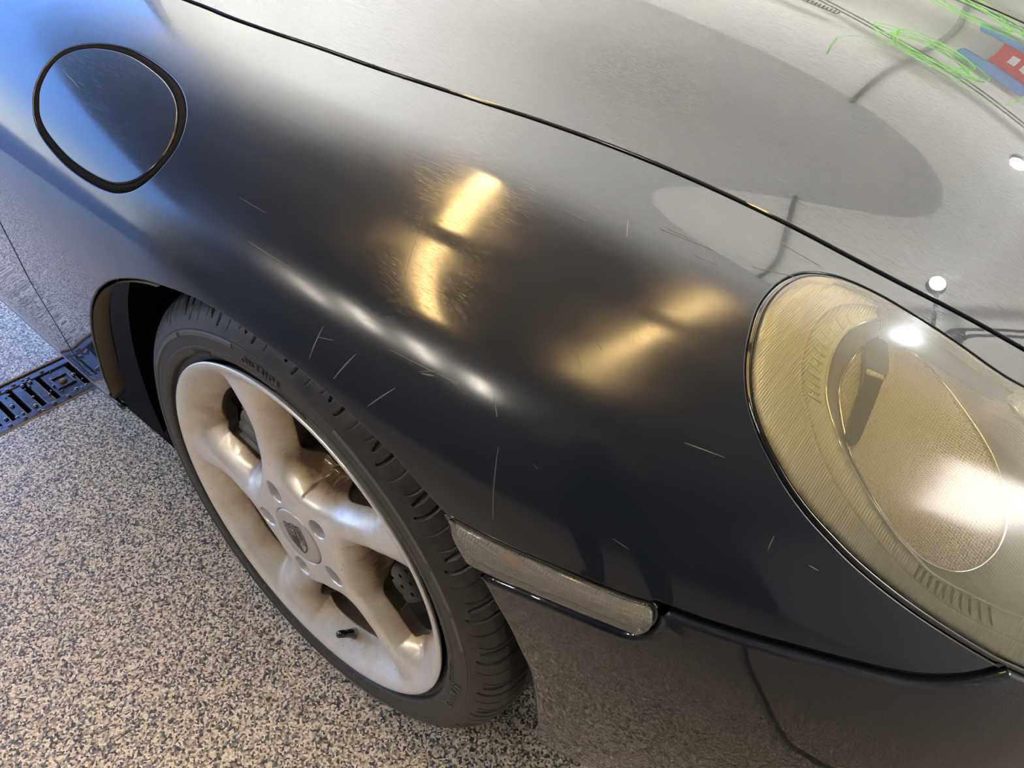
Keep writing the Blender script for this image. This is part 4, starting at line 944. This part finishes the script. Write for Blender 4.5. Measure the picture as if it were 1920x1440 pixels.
cp = [(-1.15 + 0.0035 * k, 4.12 + 0.03 * math.sin(k * 0.9), 1.55 + 0.03 * math.cos(k * 0.9)) for k in range(160)]
tag(tube('coiled_cord', cp, 0.006, M['black'], None, 6), 'black coiled cord stretched along the cable rail', 'cord')
sg = empty('wall_sign', (0.52, 4.33, 1.20)); tag(sg, 'small red sign with white marks low on the back wall', 'sign')
boxo('panel', (0, 0, 0), (0.62, 0.02, 0.22), M['red'], sg, 0.003)
for k, (x, s_) in enumerate(((-0.20, 0.05), (-0.12, 0.04), (-0.03, 0.06), (0.07, 0.05), (0.17, 0.05))):
    boxo('white_mark', (x, -0.012, 0.03), (s_, 0.004, 0.03), M['white'], sg); boxo('white_mark', (x, -0.012, -0.03), (0.012, 0.004, 0.05), M['white'], sg)
bm = bmesh.new(); box(bm, (0.30, 4.30, 1.36), (0.5, 0.06, 0.12)); tag(bm_obj('folded_cloth', bm, M['blue'], None, 0.015), 'blue cloth hanging above the red sign', 'cloth')
# work lamps: bright LED heads reflected as stars in the bonnet and wing
def work_lamp(x, y, z, r_, label, mm):
    w_ = empty('work_lamp', (x, y, 0)); tag(w_, label, 'lamp')
    tube('pole', [(0, 0, 0.02), (0, 0.02, z - 0.12), (0, 0.085, z)], 0.014, M['dark'], w_)
    for k in range(3):
        a = k * 2.09 + 0.5; tube('leg', [(0, 0, 0.30), (0.32 * math.cos(a), 0.32 * math.sin(a), 0.01)], 0.010, M['dark'], w_)
    bm = bmesh.new(); bmesh.ops.create_cone(bm, cap_ends=True, segments=24, radius1=r_ * 1.3, radius2=r_ * 0.9, depth=0.06, matrix=Matrix.Translation((0, 0.04, z)) @ Matrix.Rotation(math.pi / 2, 4, 'X')); bm_obj('head', bm, M['dark'], w_)
    bm = bmesh.new(); bmesh.ops.create_cone(bm, cap_ends=True, segments=24, radius1=r_, radius2=r_, depth=0.012, matrix=Matrix.Translation((0, 0.002, z)) @ Matrix.Rotation(math.pi / 2, 4, 'X')); bm_obj('glass', bm, mm, w_)
work_lamp(0.96, 3.75, 1.98, 0.05, 'LED work lamp on a stand toward the front of the car', M['led'])

# the other half of the front end, mirrored about the centreline
MIR = Matrix.Translation((0, 2 * YC, 0)) @ Matrix.Diagonal((1, -1, 1, 1))
def mirror_copy(src, parent=None):
    c = src.copy(); COL.objects.link(c); c.parent = parent or car
    if 'label' in c: del c['label']
    if parent is None: c.matrix_basis = MIR @ src.matrix_basis
    for ch in list(src.children): mirror_copy(ch, c)
    return c
for o in [o for o in list(car.children) if o.name.split('.')[0] in ('fender', 'door', 'bumper', 'headlight', 'headlight_seal', 'wheel', 'tire', 'side_marker', 'wheel_arch_liner', 'brake_disc')]:
    mirror_copy(o)

# ------------------------------------------------------------------ the person holding the phone, seen only mirrored in the paint
def build_person():
    V = []; R_ = []; E = []; CUFFS = []
    def add(p, r, par=None):
        V.append(tuple(p)); R_.append(r); k = len(V) - 1
        if par is not None: E.append((par, k))
        return k
    px, py = 0.76, -0.86; f = np.array([-0.42, 0.907, 0]); s = np.array([0.907, 0.42, 0])    # facing, and the person's right-hand side
    P_ = lambda a, b_, z: np.array([px, py, 0]) + s * a + f * b_ + np.array([0, 0, z])
    pelvis = add(P_(0, 0, 0.95), (0.155, 0.115))
    waist = add(P_(0, 0.01, 1.08), (0.135, 0.10), pelvis); chest = add(P_(0, 0.05, 1.27), (0.165, 0.115), waist)
    upper = add(P_(0, 0.09, 1.40), (0.135, 0.085), chest); neck = add(P_(0, 0.125, 1.475), (0.050, 0.052), upper)
    skull0 = add(P_(0, 0.168, 1.545), (0.052, 0.066), neck); skull = add(P_(0, 0.172, 1.635), (0.078, 0.094), skull0); crown = add(P_(0, 0.165, 1.69), (0.060, 0.070), skull)
    for sd in (-1, 1):
        hip = add(P_(0.095 * sd, 0, 0.88), (0.095, 0.10), pelvis); knee = add(P_(0.12 * sd, 0.05, 0.49), (0.058, 0.062), hip)
        calf = add(P_(0.125 * sd, 0.02, 0.33), (0.056, 0.060), knee); ank = add(P_(0.13 * sd, -0.02, 0.095), (0.040, 0.042), calf)
        heel = add(P_(0.13 * sd, -0.01, 0.050), (0.042, 0.040), ank); ball = add(P_(0.145 * sd, 0.12, 0.040), (0.045, 0.032), heel); add(P_(0.15 * sd, 0.18, 0.036), (0.036, 0.026), ball)
    phc = np.array([0.558, -0.300, 1.070]); rb = np.array(RB_); rx = np.array(RX_); ru = np.array(RU_)
    body0 = phc + rb * 0.014 - ru * 0.006 - rx * 0.055          # phone centre: the lens sits near its right end
    for sd in (-1, 1):
        sh = add(P_(0.175 * sd, 0.08, 1.375), (0.062, 0.062), upper)
        hand = body0 + rx * (0.105 * sd) - ru * 0.012 + rb * 0.028
        wr = hand + np.array([0.0, -0.055, -0.045]) + s * 0.02 * sd
        shp = np.array(V[sh]); el = 0.5 * (shp + wr) + np.array([0.02, -0.04, -0.13]) + s * 0.09 * sd
        e_ = add(el, (0.044, 0.044), sh); fm = add(0.5 * (el + wr), (0.038, 0.038), e_); w_ = add(wr, (0.027, 0.022), fm); CUFFS.append((wr, 0.5 * (el + wr))); pm = add(hand + np.array([0, -0.012, -0.012]), (0.030, 0.018), w_)
        # four fingers behind the phone edge, thumb on its lower edge
        for k, (du, ln) in enumerate(((0.028, 0.040), (0.010, 0.046), (-0.008, 0.042), (-0.026, 0.033))):
            b0 = hand + ru * du + rx * (0.004 * sd); p1 = b0 + rx * (-0.018 * sd) - rb * 0.018; p2 = p1 - rx * (ln * 0.45 * sd) - rb * 0.003
            if sd > 0: p1 = b0 + rb * 0.002 - rx * 0.014 + ru * 0.004; p2 = p1 - rx * (ln * 0.45) + rb * 0.004
            a0 = add(b0, 0.0105, pm); a1 = add(p1, 0.0092, a0); add(p2, 0.0080, a1)
        t0 = add(hand - ru * 0.032 - rx * (0.016 * sd) + rb * 0.006, 0.0120, pm); add(hand - ru * 0.030 - rx * (0.048 * sd) + rb * 0.008, 0.0092, t0)
    me = bpy.data.meshes.new('person'); me.from_pydata(V, E, []); o = bpy.data.objects.new('person', me); COL.objects.link(o)
    md = o.modifiers.new('skin', 'SKIN'); md.use_smooth_shade = True
    for k, r in enumerate(R_):
        sv = me.skin_vertices[0].data[k]; sv.radius = r if isinstance(r, tuple) else (r, r); sv.use_root = (k == 0)
    ss_ = o.modifiers.new('sub', 'SUBSURF'); ss_.levels = 2; ss_.render_levels = 2
    dg = bpy.context.evaluated_depsgraph_get(); m2 = bpy.data.meshes.new_from_object(o.evaluated_get(dg)); o.modifiers.clear(); o.data = m2
    # face: nose, brow and chin pulled out of the skull
    n_ = len(m2.vertices); co = np.empty(n_ * 3, np.float32); m2.vertices.foreach_get('co', co); co = co.reshape(-1, 3)
    rel = co - np.array([px, py, 0]); a = rel @ s; b_ = rel @ f; z = co[:, 2]
    head = (z > 1.49) & (np.abs(a) < 0.12); front = sst((b_ - 0.19) / 0.04)
    push = 0.030 * np.exp(-(a / 0.013) ** 2 - ((z - 1.605) / 0.020) ** 2) + 0.008 * np.exp(-(a / 0.03) ** 2 - ((z - 1.535) / 0.015) ** 2) - 0.006 * (np.exp(-((np.abs(a) - 0.03) / 0.012) ** 2 - ((z - 1.632) / 0.010) ** 2))
    co += (head * front * push)[:, None] * f
    m2.vertices.foreach_set('co', co.astype(np.float32).ravel()); m2.update()
    skin_m = mat('skin', (0.55, 0.32, 0.24), 0.5); shirt = mat('navy_shirt', (0.012, 0.018, 0.035), 0.85); jean = mat('dark_trousers', (0.015, 0.017, 0.022), 0.85); shoe = mat('black_shoe', (0.01, 0.01, 0.01), 0.5)
    for mm in (skin_m, shirt, jean, shoe): m2.materials.clear() if False else m2.materials.append(mm)
    idx_ = np.zeros(len(m2.polygons), np.int32)
    for p in m2.polygons:
        c = p.center; z = c.z; bb = (np.array(c) - np.array([px, py, 0])) @ f; dd = (np.array(c) - body0); near = np.linalg.norm(dd) < 0.19 or min(np.linalg.norm(np.array(c) - pw) for pw, _ in CUFFS) < 0.072
        idx_[p.index] = 3 if z < 0.085 else 2 if z < 0.97 else 0 if (z > 1.475 or near) else 1
    m2.polygons.foreach_set('material_index', idx_)
    tag(o, 'person in a dark navy shirt and dark trousers leaning in and holding up a phone', 'person')
    # hair cap, eyes, ears, mouth
    H = lambda a, b_, z: Vector(tuple(P_(a, b_, z)))
    rotm = Matrix(((s[0], f[0], 0), (s[1], f[1], 0), (0, 0, 1))).to_4x4()
    bm = bmesh.new(); bmesh.ops.create_uvsphere(bm, u_segments=28, v_segments=18, radius=1.0, matrix=Matrix.Translation(H(0, 0.158, 1.655)) @ rotm @ Matrix.Diagonal((0.090, 0.104, 0.098, 1)))
    dl = [v for v in bm.verts if (v.co - H(0, 0.158, 1.655)).dot(Vector(tuple(f))) > 0.045 and v.co.z < 1.695 or v.co.z < 1.60]
    bmesh.ops.delete(bm, geom=dl, context='VERTS'); bm_obj('hair', bm, mat('brown_hair', (0.05, 0.03, 0.02), 0.7), o, 0, True)
    for sd in (-1, 1):
        bm = bmesh.new(); bmesh.ops.create_uvsphere(bm, u_segments=12, v_segments=8, radius=0.010, matrix=Matrix.Translation(H(0.031 * sd, 0.240, 1.630)) @ rotm @ Matrix.Diagonal((1.25, 1, 0.6, 1))); bm_obj('eye', bm, mat('eye', (0.6, 0.58, 0.55), 0.3), o, 0, True)
        bm = bmesh.new(); bmesh.ops.create_uvsphere(bm, u_segments=12, v_segments=8, radius=0.0055, matrix=Matrix.Translation(H(0.031 * sd, 0.2468, 1.629)) @ rotm @ Matrix.Diagonal((1, 0.6, 1, 1))); bm_obj('iris', bm, mat('iris', (0.04, 0.025, 0.015), 0.3), o, 0, True)
        bm = bmesh.new(); bmesh.ops.create_uvsphere(bm, u_segments=12, v_segments=6, radius=1, matrix=Matrix.Translation(H(0.033 * sd, 0.250, 1.647)) @ rotm @ Matrix.Diagonal((0.017, 0.005, 0.0035, 1))); bm_obj('eyebrow', bm, mat('eyebrow', (0.05, 0.03, 0.02), 0.8), o, 0, True)
        bm = bmesh.new(); bmesh.ops.create_uvsphere(bm, u_segments=14, v_segments=10, radius=1, matrix=Matrix.Translation(H(0.083 * sd, 0.165, 1.61)) @ rotm @ Matrix.Diagonal((0.010, 0.018, 0.031, 1))); bm_obj('ear', bm, skin_m, o, 0, True)
    bm = bmesh.new(); bmesh.ops.create_uvsphere(bm, u_segments=14, v_segments=8, radius=1, matrix=Matrix.Translation(H(0, 0.243, 1.565)) @ rotm @ Matrix.Diagonal((0.024, 0.008, 0.006, 1))); bm_obj('mouth', bm, mat('lips', (0.5, 0.2, 0.17), 0.5), o, 0, True)
    th_ = np.linspace(0, 2 * np.pi, 28, endpoint=False)
    tube('collar', [np.array(H(0.058 * math.cos(t), 0.125 + 0.062 * math.sin(t), 1.470 + 0.012 * -math.sin(t))) for t in th_], 0.013, shirt, o, 8, True)
    for pw, pa in CUFFS:
        d_ = (pw - pa) / np.linalg.norm(pw - pa); e1 = np.cross(d_, [0, 0, 1.0]); e1 /= np.linalg.norm(e1); e2 = np.cross(d_, e1); c_0 = pw - d_ * 0.075
        tube('cuff', [c_0 + (e1 * math.cos(t) + e2 * math.sin(t)) * 0.036 for t in th_], 0.009, shirt, o, 8, True)
    # the phone
    rot = Matrix((RX_, RU_, RB_)).transposed()
    ph = empty('phone', tuple(body0)); ph.rotation_euler = rot.to_euler(); tag(ph, 'black phone held in both hands beside the front wing', 'phone')
    boxo('body', (0, 0, 0), (0.150, 0.074, 0.0085), M['gloss_black'], ph, 0.003)
    boxo('screen', (0, 0, 0.0046), (0.142, 0.068, 0.0008), mat('phone_screen', (0.02, 0.02, 0.02), 0.1), ph)
RX_, RU_, RB_ = RX, RU, RB
build_person()
